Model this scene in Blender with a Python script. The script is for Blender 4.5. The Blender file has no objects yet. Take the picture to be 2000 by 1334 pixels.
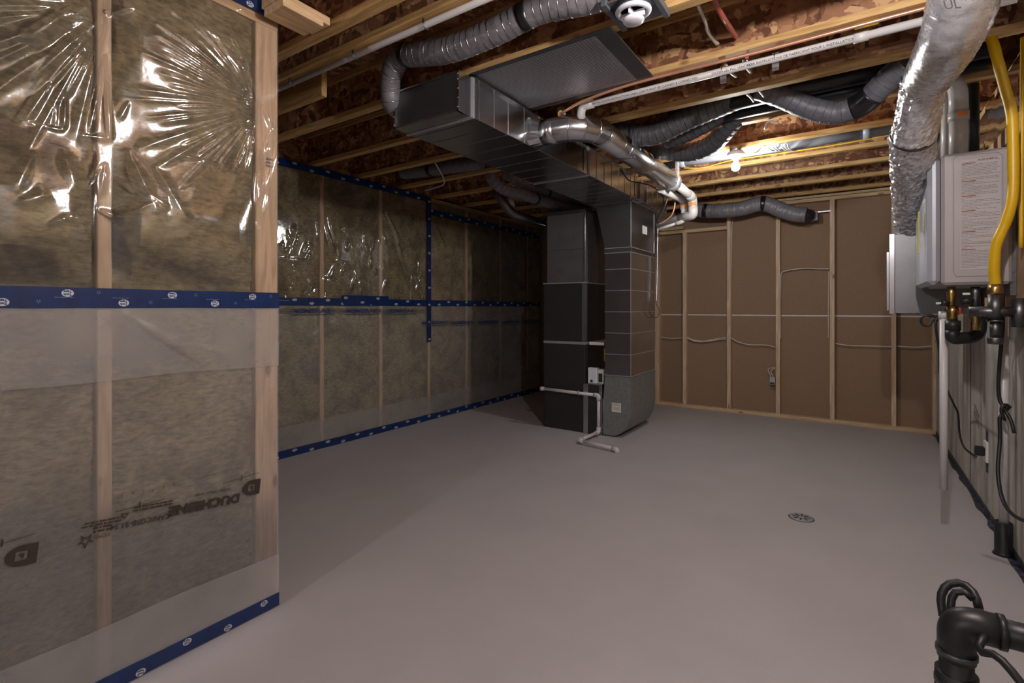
import bpy, bmesh, math, random
import numpy as np
from mathutils import Vector, Matrix
random.seed(7); rng = np.random.default_rng(7)
SC = bpy.context.scene; COL = SC.collection
# ------------------------------------------------------------------ camera, world, lamps, exposure
H, HOR, U1, F = 1.31, 602.0, 1670.0, 982.0
YAW = math.atan((U1-1000)/F); SN, CS = math.sin(YAW), math.cos(YAW); U2 = CS*F/SN-1000
cd = bpy.data.cameras.new('camera'); cam = bpy.data.objects.new('camera', cd); COL.objects.link(cam)
cam.location = (0,0,H); cam.rotation_euler = (math.pi/2, 0, YAW)
cd.sensor_width = 36; cd.lens = F/2000*36; cd.shift_y = -(667-HOR)/2000; cd.clip_start = .02
SC.camera = cam
w = bpy.data.worlds.new('world'); SC.world = w; w.use_nodes = True
w.node_tree.nodes['Background'].inputs[0].default_value = (.80,.82,1,1)
w.node_tree.nodes['Background'].inputs[1].default_value = .12
BULB = (-.794, 4.36, 2.452)
NEAR = (.12, 1.36, 2.44)
REAR_FILL = (-1.3, -2.6, 2.43)  # fill bulb added behind the camera, out of view
BULB_E, NEAR_E, REAR_FILL_E = 780, 1600, 1500
SC.view_settings.view_transform = 'Standard'; SC.view_settings.look = 'None'
SC.view_settings.gamma = 1; SC.view_settings.use_curve_mapping = False
SC.view_settings.exposure = 0.12
# ------------------------------------------------------------------ picture point -> place in the room
def TP(u, v, t): return Vector((CS*(u-U1)*t, SN*(u+U2)*t, H+(HOR-v)*t))
def XP(u, v, X): return TP(u, v, X/(CS*(u-U1)))
def YP(u, v, Y): return TP(u, v, Y/(SN*(u+U2)))
def ZP(u, v, z): return TP(u, v, (z-H)/(HOR-v))
XL, XN, XR, YB, ZJ = -4.11, -2.10, .695, 6.77, 2.62
def YL(u, X=XL): return XP(u, 602, X).y
def XB(u, Y=YB): return YP(u, 602, Y).x
# ------------------------------------------------------------------ materials
MATS = {}
def nt(name):
    m = bpy.data.materials.new(name); m.use_nodes = True; t = m.node_tree
    return m, t, t.nodes, t.links, t.nodes['Principled BSDF']
def simple(name, col, rough=.5, metal=0, noise=.08, scale=8, bump=0, bscale=60, coat=0, spec=.5, aniso=None, emit=0):
    m, t, N, L, P = nt(name)
    P.inputs['Roughness'].default_value = rough; P.inputs['Metallic'].default_value = metal
    P.inputs['Specular IOR Level'].default_value = spec; P.inputs['Coat Weight'].default_value = coat
    g = N.new('ShaderNodeNewGeometry'); mp = N.new('ShaderNodeMapping'); L.new(g.outputs['Position'], mp.inputs[0])
    if aniso: mp.inputs['Scale'].default_value = aniso
    n = N.new('ShaderNodeTexNoise'); n.inputs['Scale'].default_value = scale; n.inputs['Detail'].default_value = 5
    L.new(mp.outputs[0], n.inputs['Vector'])
    r = N.new('ShaderNodeValToRGB'); L.new(n.outputs[0], r.inputs[0])
    r.color_ramp.elements[0].position = .3; r.color_ramp.elements[1].position = .7
    c = np.array(col)
    r.color_ramp.elements[0].color = (*np.clip(c*(1-noise*1.6),0,1), 1); r.color_ramp.elements[1].color = (*np.clip(c*(1+noise),0,1), 1)
    L.new(r.outputs[0], P.inputs['Base Color'])
    if bump:
        n2 = N.new('ShaderNodeTexNoise'); n2.inputs['Scale'].default_value = bscale; n2.inputs['Detail'].default_value = 6
        L.new(mp.outputs[0], n2.inputs['Vector']); b = N.new('ShaderNodeBump'); b.inputs['Strength'].default_value = 1
        b.inputs['Distance'].default_value = bump; L.new(n2.outputs[0], b.inputs['Height']); L.new(b.outputs[0], P.inputs['Normal'])
    if emit:
        P.inputs['Emission Color'].default_value = (1,.97,.93,1); P.inputs['Emission Strength'].default_value = emit
    MATS[name] = m; return m
def wood(name, c0, c1, sc):
    m, t, N, L, P = nt(name); P.inputs['Roughness'].default_value = .6; P.inputs['Specular IOR Level'].default_value = .3
    g = N.new('ShaderNodeNewGeometry'); mp = N.new('ShaderNodeMapping'); mp.inputs['Scale'].default_value = sc
    L.new(g.outputs['Position'], mp.inputs[0])
    n = N.new('ShaderNodeTexNoise'); n.inputs['Scale'].default_value = 9; n.inputs['Detail'].default_value = 7; n.inputs['Distortion'].default_value = .6
    L.new(mp.outputs[0], n.inputs['Vector']); r = N.new('ShaderNodeValToRGB'); L.new(n.outputs[0], r.inputs[0])
    r.color_ramp.elements[0].position = .33; r.color_ramp.elements[1].position = .66
    r.color_ramp.elements[0].color = (*c0,1); r.color_ramp.elements[1].color = (*c1,1)
    # knots
    mk = N.new('ShaderNodeMapping'); mk.inputs['Scale'].default_value = tuple(1 if s > 1 else .45 for s in sc); L.new(g.outputs['Position'], mk.inputs[0])
    v = N.new('ShaderNodeTexVoronoi'); v.inputs['Scale'].default_value = 9; L.new(mk.outputs[0], v.inputs['Vector'])
    kr = N.new('ShaderNodeValToRGB'); kr.color_ramp.elements[0].position = .07; kr.color_ramp.elements[1].position = .15
    kr.color_ramp.elements[0].color = (.38,.26,.17,1); kr.color_ramp.elements[1].color = (1,1,1,1); L.new(v.outputs['Distance'], kr.inputs[0])
    mx = N.new('ShaderNodeMixRGB'); mx.blend_type = 'MULTIPLY'; mx.inputs[0].default_value = .8
    L.new(r.outputs[0], mx.inputs[1]); L.new(kr.outputs[0], mx.inputs[2]); L.new(mx.outputs[0], P.inputs['Base Color'])
    b = N.new('ShaderNodeBump'); b.inputs['Distance'].default_value = .0008; L.new(n.outputs[0], b.inputs['Height']); L.new(b.outputs[0], P.inputs['Normal'])
    MATS[name] = m
PW0, PW1 = (.50,.345,.225), (.70,.53,.38)
wood('stud_wood', PW0, PW1, (6,6,.5))
FW0, FW1 = (.42,.24,.085), (.68,.45,.20)
wood('joist_wood', FW0, FW1, (.5,6,6))
wood('plate_wood_y', (.50,.33,.17), (.70,.50,.30), (6,.5,6))
wood('plate_wood_x', (.50,.34,.19), (.70,.51,.32), (.5,6,6))
wood('plywood', (.42,.27,.16), (.60,.42,.27), (3,1.2,.6))
def osb(name, dark=1.0):
    m, t, N, L, P = nt(name); P.inputs['Roughness'].default_value = .5; P.inputs['Specular IOR Level'].default_value = .45
    g = N.new('ShaderNodeNewGeometry')
    n0 = N.new('ShaderNodeTexNoise'); n0.inputs['Scale'].default_value = 7; L.new(g.outputs['Position'], n0.inputs['Vector'])
    mxv = N.new('ShaderNodeMixRGB'); mxv.inputs[0].default_value = .12; L.new(g.outputs['Position'], mxv.inputs[1]); L.new(n0.outputs[1], mxv.inputs[2])
    out = []
    for k, (sc, s) in enumerate((((1,1,.33), 34), ((.3,.3,1), 30))):
        mp = N.new('ShaderNodeMapping'); mp.inputs['Scale'].default_value = sc; mp.inputs['Rotation'].default_value = (0, .5*(1-2*k), .3)
        L.new(mxv.outputs[0], mp.inputs[0]); v = N.new('ShaderNodeTexVoronoi'); v.inputs['Scale'].default_value = s
        L.new(mp.outputs[0], v.inputs['Vector']); out.append(v)
    n1 = N.new('ShaderNodeTexNoise'); n1.inputs['Scale'].default_value = 20; L.new(g.outputs['Position'], n1.inputs['Vector'])
    rr = N.new('ShaderNodeValToRGB'); rr.color_ramp.elements[0].position = .47; rr.color_ramp.elements[1].position = .53; L.new(n1.outputs[0], rr.inputs[0])
    mx = N.new('ShaderNodeMixRGB'); L.new(rr.outputs[0], mx.inputs[0]); L.new(out[0].outputs['Color'], mx.inputs[1]); L.new(out[1].outputs['Color'], mx.inputs[2])
    sp = N.new('ShaderNodeSeparateColor'); L.new(mx.outputs[0], sp.inputs[0])
    r = N.new('ShaderNodeValToRGB'); L.new(sp.outputs[0], r.inputs[0]); e = r.color_ramp.elements
    e[0].color = tuple(dark*c for c in (.10,.035,.017))+(1,); e[1].color = tuple(dark*c for c in (.62,.38,.19))+(1,)
    a = e.new(.4); a.color = tuple(dark*c for c in (.24,.105,.05))+(1,); a = e.new(.75); a.color = tuple(dark*c for c in (.36,.18,.09))+(1,)
    L.new(r.outputs[0], P.inputs['Base Color'])
    b = N.new('ShaderNodeBump'); b.inputs['Distance'].default_value = .002; b.inputs['Strength'].default_value = .7
    L.new(sp.outputs[0], b.inputs['Height']); L.new(b.outputs[0], P.inputs['Normal'])
    MATS[name] = m
osb('osb', 1.0)
# mineral wool
m, t, N, L, P = nt('wool'); P.inputs['Roughness'].default_value = .95; P.inputs['Specular IOR Level'].default_value = .1
g = N.new('ShaderNodeNewGeometry'); mp = N.new('ShaderNodeMapping'); mp.inputs['Scale'].default_value = (1,1,2.6); L.new(g.outputs['Position'], mp.inputs[0])
n = N.new('ShaderNodeTexNoise'); n.inputs['Scale'].default_value = 26; n.inputs['Detail'].default_value = 9; n.inputs['Roughness'].default_value = .65; L.new(mp.outputs[0], n.inputs['Vector'])
n2 = N.new('ShaderNodeTexNoise'); n2.inputs['Scale'].default_value = 5; n2.inputs['Detail'].default_value = 4; n2.inputs['Distortion'].default_value = .8; L.new(g.outputs['Position'], n2.inputs['Vector'])
r = N.new('ShaderNodeValToRGB'); e = r.color_ramp.elements; e[0].position = .3; e[1].position = .72
e[0].color = (.13,.098,.048,1); e[1].color = (.45,.375,.22,1); a = e.new(.5); a.color = (.285,.228,.125,1); L.new(n.outputs[0], r.inputs[0])
r2 = N.new('ShaderNodeValToRGB'); e = r2.color_ramp.elements; e[0].position = .35; e[1].position = .6; e[0].color = (.52,.48,.42,1); e[1].color = (1.08,1.08,1.08,1); L.new(n2.outputs[0], r2.inputs[0])
mx = N.new('ShaderNodeMixRGB'); mx.blend_type = 'MULTIPLY'; mx.inputs[0].default_value = 1; L.new(r.outputs[0], mx.inputs[1]); L.new(r2.outputs[0], mx.inputs[2]); L.new(mx.outputs[0], P.inputs['Base Color'])
b = N.new('ShaderNodeBump'); b.inputs['Distance'].default_value = .008; b.inputs['Strength'].default_value = .8; L.new(n.outputs[0], b.inputs['Height']); L.new(b.outputs[0], P.inputs['Normal'])
MATS['wool'] = m
# clear plastic film (poly): mostly see-through, a little milky, glossy
def film(name, milk, gloss=.24, rough=.10, col=(.80,.78,.78)):
    m = bpy.data.materials.new(name); m.use_nodes = True; N = m.node_tree.nodes; L = m.node_tree.links; N.clear()
    o = N.new('ShaderNodeOutputMaterial'); tr = N.new('ShaderNodeBsdfTransparent'); tr.inputs[0].default_value = (.96,.96,.95,1)
    df = N.new('ShaderNodeBsdfDiffuse'); df.inputs[0].default_value = (*col,1)
    gl = N.new('ShaderNodeBsdfGlossy'); gl.inputs[1].default_value = rough; gl.inputs[0].default_value = (.95,.96,1,1)
    m1 = N.new('ShaderNodeMixShader'); m2 = N.new('ShaderNodeMixShader'); g = N.new('ShaderNodeNewGeometry')
    n = N.new('ShaderNodeTexNoise'); n.inputs['Scale'].default_value = 4; n.inputs['Detail'].default_value = 4; L.new(g.outputs['Position'], n.inputs['Vector'])
    mr = N.new('ShaderNodeMapRange'); mr.inputs['To Min'].default_value = milk*.5; mr.inputs['To Max'].default_value = milk*1.5; L.new(n.outputs[0], mr.inputs[0])
    L.new(mr.outputs[0], m1.inputs[0]); L.new(tr.outputs[0], m1.inputs[1]); L.new(df.outputs[0], m1.inputs[2])
    lw = N.new('ShaderNodeFresnel'); lw.inputs[0].default_value = 1.5
    ad = N.new('ShaderNodeMath'); ad.operation = 'ADD'; ad.inputs[1].default_value = gloss*.45; L.new(lw.outputs[0], ad.inputs[0])
    L.new(ad.outputs[0], m2.inputs[0]); L.new(m1.outputs[0], m2.inputs[1]); L.new(gl.outputs[0], m2.inputs[2]); L.new(m2.outputs[0], o.inputs[0])
    b = N.new('ShaderNodeBump'); b.inputs['Distance'].default_value = .003; b.inputs['Strength'].default_value = .5
    n3 = N.new('ShaderNodeTexNoise'); n3.inputs['Scale'].default_value = 13; n3.inputs['Detail'].default_value = 3; L.new(g.outputs['Position'], n3.inputs['Vector'])
    L.new(n3.outputs[0], b.inputs['Height']); L.new(b.outputs[0], gl.inputs['Normal'])
    MATS[name] = m
film('film', .05); film('film_milky', .20, .10, .28); film('film_double', .17, .08, .3)
simple('tape_blue', (.004,.026,.125), .25, noise=.15, scale=20, spec=.6)
simple('tape_logo', (.62,.66,.74), .4)
simple('tape_faint', (.10,.22,.48), .4)
simple('ink_brown', (.045,.03,.022), .6); simple('ink_blue', (.035,.05,.16), .6)
simple('ink_black', (.03,.03,.03), .6); simple('ink_red', (.25,.04,.03), .6); simple('ink_grey', (.16,.15,.16), .6)
simple('concrete_floor', (.47,.445,.46), .5, noise=.035, scale=2.2, bump=.0006, bscale=230, spec=.35)
simple('concrete_wall', (.46,.43,.39), .85, noise=.28, scale=3.5, bump=.002, bscale=40, aniso=(2,2,.45))
simple('sealant', (.06,.062,.095), .6, noise=.6, scale=30)
simple('drywall_paper', (.285,.190,.125), .85, noise=.05, scale=70, spec=.2)
simple('paper_white', (.72,.70,.68), .7, noise=.03)
def metal(name, base, rough, spangle=.12, scale=90, bump=0.0):
    m, t, N, L, P = nt(name); P.inputs['Metallic'].default_value = 1
    g = N.new('ShaderNodeNewGeometry'); v = N.new('ShaderNodeTexVoronoi'); v.inputs['Scale'].default_value = scale; L.new(g.outputs['Position'], v.inputs['Vector'])
    n = N.new('ShaderNodeTexNoise'); n.inputs['Scale'].default_value = 3; n.inputs['Detail'].default_value = 6; L.new(g.outputs['Position'], n.inputs['Vector'])
    sp = N.new('ShaderNodeSeparateColor'); L.new(v.outputs['Color'], sp.inputs[0])
    mr = N.new('ShaderNodeMapRange'); mr.inputs['To Min'].default_value = rough*(1-spangle*1.5); mr.inputs['To Max'].default_value = rough*(1+spangle*2.2); L.new(sp.outputs[0], mr.inputs[0])
    L.new(mr.outputs[0], P.inputs['Roughness'])
    mx = N.new('ShaderNodeMixRGB'); mx.inputs[1].default_value = (*[c*(1-spangle) for c in base],1); mx.inputs[2].default_value = (*base,1); L.new(sp.outputs[1], mx.inputs[0])
    mx2 = N.new('ShaderNodeMixRGB'); mx2.blend_type = 'MULTIPLY'; mx2.inputs[0].default_value = .45; L.new(mx.outputs[0], mx2.inputs[1]); L.new(n.outputs[0], mx2.inputs[2])
    L.new(mx2.outputs[0], P.inputs['Base Color'])
    b = N.new('ShaderNodeBump'); b.inputs['Distance'].default_value = bump or .0015; b.inputs['Strength'].default_value = .35
    n2 = N.new('ShaderNodeTexNoise'); n2.inputs['Scale'].default_value = 5 if not bump else 45; n2.inputs['Detail'].default_value = 4; L.new(g.outputs['Position'], n2.inputs['Vector'])
    L.new(n2.outputs[0], b.inputs['Height']); L.new(b.outputs[0], P.inputs['Normal'])
    MATS[name] = m
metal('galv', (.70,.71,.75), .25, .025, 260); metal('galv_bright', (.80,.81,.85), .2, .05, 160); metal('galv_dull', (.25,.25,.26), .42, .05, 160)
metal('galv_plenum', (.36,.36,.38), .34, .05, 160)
metal('foil', (.95,.95,.99), .27, .1, 90, .003)
MATS['foil'].node_tree.nodes['Principled BSDF'].inputs['Metallic'].default_value = .72
metal('foil_sheet', (.85,.85,.92), .48, .1, 130)
simple('galv_boot', (.24,.25,.25), .38, metal=.35, noise=.10, scale=25)
simple('galv_seam_glint', (.50,.50,.53), .32, metal=.6)  # paler grey paints the bulb's highlight onto cleats, beads and bands
simple('copper_metal', (.80,.40,.26), .28, metal=.6, noise=.04); metal('brass', (.62,.42,.16), .3, .1); metal('steel_dark', (.20,.20,.21), .4)
simple('cabinet_dark', (.030,.028,.030), .45, metal=.2, noise=.04, spec=.5)
simple('cabinet_trim', (.17,.165,.17), .4, metal=.6)
simple('flex_grey', (.14,.14,.165), .45, noise=.12, scale=30, bump=.004, bscale=28, spec=.6)
simple('flex_black', (.085,.085,.098), .42, noise=.12, scale=30, bump=.004, bscale=26, spec=.6)
simple('flex_light', (.20,.19,.21), .42, noise=.12, scale=30, bump=.004, bscale=30, spec=.6)
simple('wire_coil', (.23,.23,.26), .4); simple('black_tape', (.012,.012,.014), .3)
simple('pvc_white', (.62,.60,.60), .35, noise=.03); simple('pvc_grey', (.30,.32,.36), .4, noise=.03)
simple('abs_black', (.018,.018,.022), .42, noise=.2, scale=15); simple('rubber', (.012,.012,.014), .45)
simple('cable_white', (.60,.58,.54), .5); simple('cable_yellow', (.75,.52,.06), .45); simple('gas_yellow', (.60,.36,.005), .38, noise=.04)
simple('pex_red', (.42,.10,.08), .4); simple('orange_label', (.85,.26,.03), .5)
simple('heater_grey', (.36,.335,.345), .45, noise=.02, coat=.1); simple('heater_side', (.42,.44,.50), .3, noise=.02, metal=.2)
simple('label_grey', (.44,.41,.41), .6, noise=.03); simple('valve_white', (.72,.73,.80), .35, noise=.02)
simple('plate_dark', (.10,.105,.12), .5); simple('duct_black', (.02,.02,.028), .35, noise=.2)
simple('lamp_white', (.85,.85,.83), .3); simple('tag_yellow', (.55,.50,.03), .4); simple('lever_red', (.35,.02,.02), .4); simple('lever_blue', (.02,.03,.25), .4)
simple('drain_grey', (.36,.36,.38), .45, metal=.3)
simple('bulb_glow', (1,1,1), .3, emit=BULB_E)
simple('bulb_near', (1,1,1), .3, emit=NEAR_E); simple('bulb_rear_fill', (1,1,1), .3, emit=REAR_FILL_E)
MATS['bulb_near'].node_tree.nodes['Principled BSDF'].inputs['Emission Color'].default_value = (1,.93,.91,1)
MATS['bulb_rear_fill'].node_tree.nodes['Principled BSDF'].inputs['Emission Color'].default_value = (.95,.93,1,1)
# ------------------------------------------------------------------ mesh helpers
def tag(o, label=None, cat=None, group=None, kind=None):
    if label: o['label'] = label
    if cat: o['category'] = cat
    if group: o['group'] = group
    if kind: o['kind'] = kind
    return o
def empty(name, loc, label=None, cat=None, group=None, kind=None):
    o = bpy.data.objects.new(name, None); COL.objects.link(o); o.location = loc; o.empty_display_size = .05
    return tag(o, label, cat, group, kind)
def place(o, parent):
    if parent is not None:
        o.parent = parent
        if parent.type == 'EMPTY': o.matrix_parent_inverse = Matrix.Translation(-parent.location)
def link(name, me, mat, parent=None):
    if mat: me.materials.clear(); me.materials.append(MATS[mat])
    o = bpy.data.objects.new(name, me); COL.objects.link(o); place(o, parent); return o
class MB:
    def __init__(s): s.v = []; s.f = []; s.sm = []
    def add(s, vs, fs, smooth=False):
        b = len(s.v); s.v += [tuple(v) for v in vs]; s.f += [tuple(b+i for i in f) for f in fs]; s.sm += [smooth]*len(fs); return s
    def box(s, x0, x1, y0, y1, z0, z1):
        x0,x1 = sorted((x0,x1)); y0,y1 = sorted((y0,y1)); z0,z1 = sorted((z0,z1))
        return s.add([(x0,y0,z0),(x1,y0,z0),(x1,y1,z0),(x0,y1,z0),(x0,y0,z1),(x1,y0,z1),(x1,y1,z1),(x0,y1,z1)],
                     [(0,3,2,1),(4,5,6,7),(0,1,5,4),(1,2,6,5),(2,3,7,6),(3,0,4,7)])
    def hexa(s, P): # 8 points: bottom 4 ccw, top 4
        return s.add(P, [(0,3,2,1),(4,5,6,7),(0,1,5,4),(1,2,6,5),(2,3,7,6),(3,0,4,7)])
    def sweep(s, pts, r, n=16, cap=True, prof=None, step=None, flat=None):
        """tube along pts; r number or list per control point; prof(dist, ang)->factor"""
        P, R = smooth_path(pts, r, step) if step else ([Vector(p) for p in pts], r if isinstance(r, (list, tuple)) else [r]*len(pts))
        m = len(P); T = [(P[min(i+1,m-1)]-P[max(i-1,0)]).normalized() for i in range(m)]
        a = Vector((0,0,1)) if abs(T[0].z) < .9 else Vector((1,0,0)); nrm = (a-T[0]*a.dot(T[0])).normalized(); vs = []; d = 0
        for i in range(m):
            if i: d += (P[i]-P[i-1]).length
            nrm = (nrm-T[i]*nrm.dot(T[i])).normalized(); bn = T[i].cross(nrm)
            for k in range(n):
                a = 2*math.pi*k/n; q = R[i]*(prof(d,a) if prof else 1)
                vs.append(P[i]+nrm*(q*math.cos(a))+bn*(q*math.sin(a)))
        fs = [(i*n+k, i*n+(k+1)%n, (i+1)*n+(k+1)%n, (i+1)*n+k) for i in range(m-1) for k in range(n)]
        s.add(vs, fs, True)
        if cap:
            s.f.append(tuple(len(s.v)-n*m+k for k in reversed(range(n)))); s.sm.append(False)
            s.f.append(tuple(len(s.v)-n+k for k in range(n))); s.sm.append(False)
        return s
    def lathe(s, c, prof, n=24, ax=(0,0,1)):
        ax = Vector(ax).normalized(); a = Vector((1,0,0)) if abs(ax.x) < .9 else Vector((0,1,0)); u = (a-ax*a.dot(ax)).normalized(); v = ax.cross(u); c = Vector(c)
        vs = [c+ax*h+u*(r*math.cos(2*math.pi*k/n))+v*(r*math.sin(2*math.pi*k/n)) for (r,h) in prof for k in range(n)]
        fs = [(i*n+k, i*n+(k+1)%n, (i+1)*n+(k+1)%n, (i+1)*n+k) for i in range(len(prof)-1) for k in range(n)]
        s.add(vs, fs, True)
        b = len(s.v)-n*len(prof); s.f.append(tuple(b+k for k in reversed(range(n)))); s.f.append(tuple(len(s.v)-n+k for k in range(n))); s.sm += [False]*2
        return s
    def mesh(s, name, bevel=0, seg=1, weld=False):
        me = bpy.data.meshes.new(name); me.from_pydata(s.v, [], s.f); me.polygons.foreach_set('use_smooth', s.sm)
        if bevel:
            bm = bmesh.new(); bm.from_mesh(me)
            bmesh.ops.bevel(bm, geom=[e for e in bm.edges if len(e.link_faces)==2 and e.calc_face_angle(0) > .5], offset=bevel, segments=seg, profile=.5, affect='EDGES')
            bm.to_mesh(me); bm.free()
        me.update(); return me
    def build(s, name, mat, parent=None, bevel=0, seg=1, label=None):
        o = link(name, s.mesh(name, bevel, seg), mat, parent)
        if label: o['label'] = label
        return o
def smooth_path(pts, r, step):
    P = [Vector(p) for p in pts]; R = list(r) if isinstance(r, (list, tuple)) else [r]*len(P)
    P = [P[0]*2-P[1]]+P+[P[-1]*2-P[-2]]; R = [R[0]]+R+[R[-1]]; out = []; ro = []
    for i in range(1, len(P)-2):
        L = (P[i+1]-P[i]).length; n = max(2, int(L/.004))
        for k in range(n):
            t = k/n; a,b,c,d = P[i-1:i+3]
            out.append(.5*((2*b)+(c-a)*t+(2*a-5*b+4*c-d)*t*t+(3*b-a-3*c+d)*t**3)); ro.append(R[i]*(1-t)+R[i+1]*t)
    out.append(P[-2]); ro.append(R[-2]); res = [out[0]]; rr = [ro[0]]; acc = 0
    for i in range(1, len(out)):
        acc += (out[i]-out[i-1]).length
        if acc >= step: res.append(out[i]); rr.append(ro[i]); acc = 0
    if (res[-1]-out[-1]).length > step*.3: res.append(out[-1]); rr.append(ro[-1])
    else: res[-1] = out[-1]
    return res, rr
def arc_pts(pts, rad, n=6):
    """polyline with rounded corners"""
    P = [Vector(p) for p in pts]; o = [P[0]]
    for i in range(1, len(P)-1):
        a = (P[i-1]-P[i]).normalized(); b = (P[i+1]-P[i]).normalized(); q = min(rad, (P[i-1]-P[i]).length*.45, (P[i+1]-P[i]).length*.45)
        for k in range(n+1):
            t = k/n; o.append((P[i]+a*q)*(1-t)**2+P[i]*2*t*(1-t)+(P[i]+b*q)*t*t)
    return o+[P[-1]]
def boxo(name, mat, parent, x0, x1, y0, y1, z0, z1, bevel=0, label=None):
    return MB().box(x0,x1,y0,y1,z0,z1).build(name, mat, parent, bevel, label=label)
_txt = {}
def text_mesh(s, size, bold=0):
    k = (s, size, bold)
    if k not in _txt:
        c = bpy.data.curves.new('lettering', 'FONT'); c.body = s; c.size = size; c.align_x = 'CENTER'; c.align_y = 'CENTER'; c.offset = bold; c.extrude = .0003; c.resolution_u = 3
        o = bpy.data.objects.new('tmp', c); COL.objects.link(o)
        me = bpy.data.meshes.new_from_object(o.evaluated_get(bpy.context.evaluated_depsgraph_get())); bpy.data.objects.remove(o); me.name = 'lettering'
        _txt[k] = me
    return _txt[k]
def oriented(name, me, mat, parent, loc, right, up, sx=1):
    r = Vector(right).normalized(); u = Vector(up).normalized(); nn = r.cross(u)
    if mat and not me.materials: me.materials.append(MATS[mat])
    o = bpy.data.objects.new(name, me); COL.objects.link(o); place(o, parent)
    M = Matrix((r, u, nn)).transposed().to_4x4() @ Matrix.Diagonal((sx,1,1,1)); M.translation = Vector(loc)
    o.matrix_basis = M; return o
def text(s, size, mat, parent, loc, right, up, bold=0, sx=1, name='lettering'):
    me = text_mesh(s, size, bold)
    if me.materials and me.materials[0] != MATS[mat]: me = me.copy(); me.materials.clear()
    return oriented(name, me, mat, parent, loc, right, up, sx)
# value noise on arrays
_g = rng.random((256,256))
def vn(x, y):
    x = np.asarray(x, float); y = np.asarray(y, float); xi = np.floor(x).astype(int); yi = np.floor(y).astype(int); fx = x-xi; fy = y-yi
    fx = fx*fx*(3-2*fx); fy = fy*fy*(3-2*fy); a = _g[xi%256, yi%256]; b = _g[(xi+1)%256, yi%256]; c = _g[xi%256, (yi+1)%256]; d = _g[(xi+1)%256, (yi+1)%256]
    return (a*(1-fx)+b*fx)*(1-fy)+(c*(1-fx)+d*fx)*fy
def grid(name, mat, parent, X, a0, a1, z0, z1, res, hfun, axis='x', sign=1, smooth=True):
    """a sheet in the plane x=X (axis x) pushed out by hfun(a,z)"""
    na = max(2, int((a1-a0)/res)+1); nz = max(2, int((z1-z0)/res)+1)
    A, Z = np.meshgrid(np.linspace(a0,a1,na), np.linspace(z0,z1,nz), indexing='ij'); Hh = hfun(A, Z)*sign+X
    co = np.stack([Hh, A, Z] if axis == 'x' else [A, Hh, Z], -1).reshape(-1,3)
    i, j = np.meshgrid(np.arange(na-1), np.arange(nz-1), indexing='ij'); q = (i*nz+j).ravel()
    fs = np.stack([q, q+nz, q+nz+1, q+1], -1)
    me = bpy.data.meshes.new(name); me.vertices.add(len(co)); me.vertices.foreach_set('co', co.ravel().astype(np.float32))
    me.loops.add(fs.size); me.loops.foreach_set('vertex_index', fs.ravel().astype(np.int32))
    me.polygons.add(len(fs)); me.polygons.foreach_set('loop_start', (np.arange(len(fs))*4).astype(np.int32))
    me.update(calc_edges=True); me.polygons.foreach_set('use_smooth', [smooth]*len(fs)); me.validate(); me.update()
    return link(name, me, mat, parent)
# ------------------------------------------------------------------ SETTING: floor
fl = empty('floor', (0,0,0), kind='structure')
fl = boxo('floor', 'concrete_floor', None, -4.4, 1.1, -3.6, 7.1, -.12, 0); bpy.data.objects.remove(bpy.data.objects['floor']) if bpy.data.objects['floor'].type == 'EMPTY' else None
fl.name = 'floor'; tag(fl, 'smooth pale grey concrete basement floor', kind='structure')
# ------------------------------------------------------------------ ceiling with I joists
ceil = boxo('ceiling', 'osb', None, -4.4, 1.1, -3.6, 7.1, ZJ+.30, ZJ+.325); tag(ceil, 'underside of the board floor above, carried by wooden I joists', kind='structure')
JY = [-3.3,-2.75,-2.2,-1.65,-1.1,-.55,0.0,.5,1.0, 1.514, 1.69, 2.25, 2.83, 3.35, 3.91, 4.50, 5.06, 5.60, 6.17, 6.73]
FWD = .058
for y in JY:
    yc = y-FWD/2
    j = boxo('joist', 'osb', ceil, -4.35, 1.05, yc-.006, yc+.006, ZJ+.036, ZJ+.264)
    MB().box(-4.35,1.05,y-FWD,y,ZJ,ZJ+.036).build('flange', 'joist_wood', j, .002)
    MB().box(-4.35,1.05,y-FWD,y,ZJ+.264,ZJ+.298).build('flange', 'joist_wood', j)
# blocking
b = boxo('blocking', 'joist_wood', ceil, -4.1, YP(638,190,1.93).x, 1.895, 1.933, ZJ+.0, ZJ+.23, .002)
# ------------------------------------------------------------------ walls
def tapestrip(parent, axis, c, a0, a1, z0, z1, sign, logos=True, vertical=False, th=.0025, sub='tape', per=.15, sc=1, ph=0.0):
    """blue sheathing tape with white oval printed marks. axis 'x': plane x=c along y"""
    n = max(2, int((a1-a0)/.05)); mb = MB(); vs = []
    for i in range(n+1):
        a = a0+(a1-a0)*i/n; k = .003*(vn(a*9, z0*7)-.5)
        for z in (z0+k, z1-k*.7): vs.append((c+sign*th, a, z) if axis == 'x' else (a, c+sign*th, z))
    fs = [((2*i),(2*i+2),(2*i+3),(2*i+1)) for i in range(n)]
    if sign < 0: fs = [f[::-1] for f in fs]
    mb.add(vs, fs); tp = mb.build(sub, 'tape_blue', parent)
    md = tp.modifiers.new('thick', 'SOLIDIFY'); md.thickness = .0012
    if logos:
        rt = Vector((0,1,0)) if axis == 'x' else Vector((1,0,0)); L = (z1-z0) if vertical else (a1-a0); k = 0; p = ph+.03
        if vertical: L = z1-z0
        while p < L-.02:
            hi = (z1-z0)*(.26 if k%2 else .72) if not vertical else (a1-a0)*.5
            pos = Vector((c+sign*(th+.0016), a0+(p if not vertical else hi), z0+(hi if not vertical else p))) if axis == 'x' else Vector((a0+p, c+sign*(th+.0016), z0+hi))
            lg = oriented('logo', LOGO, None, tp, pos, -rt, (0,0,-1), sc)
            p += per*.5*2; k += 1
    return tp
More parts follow.
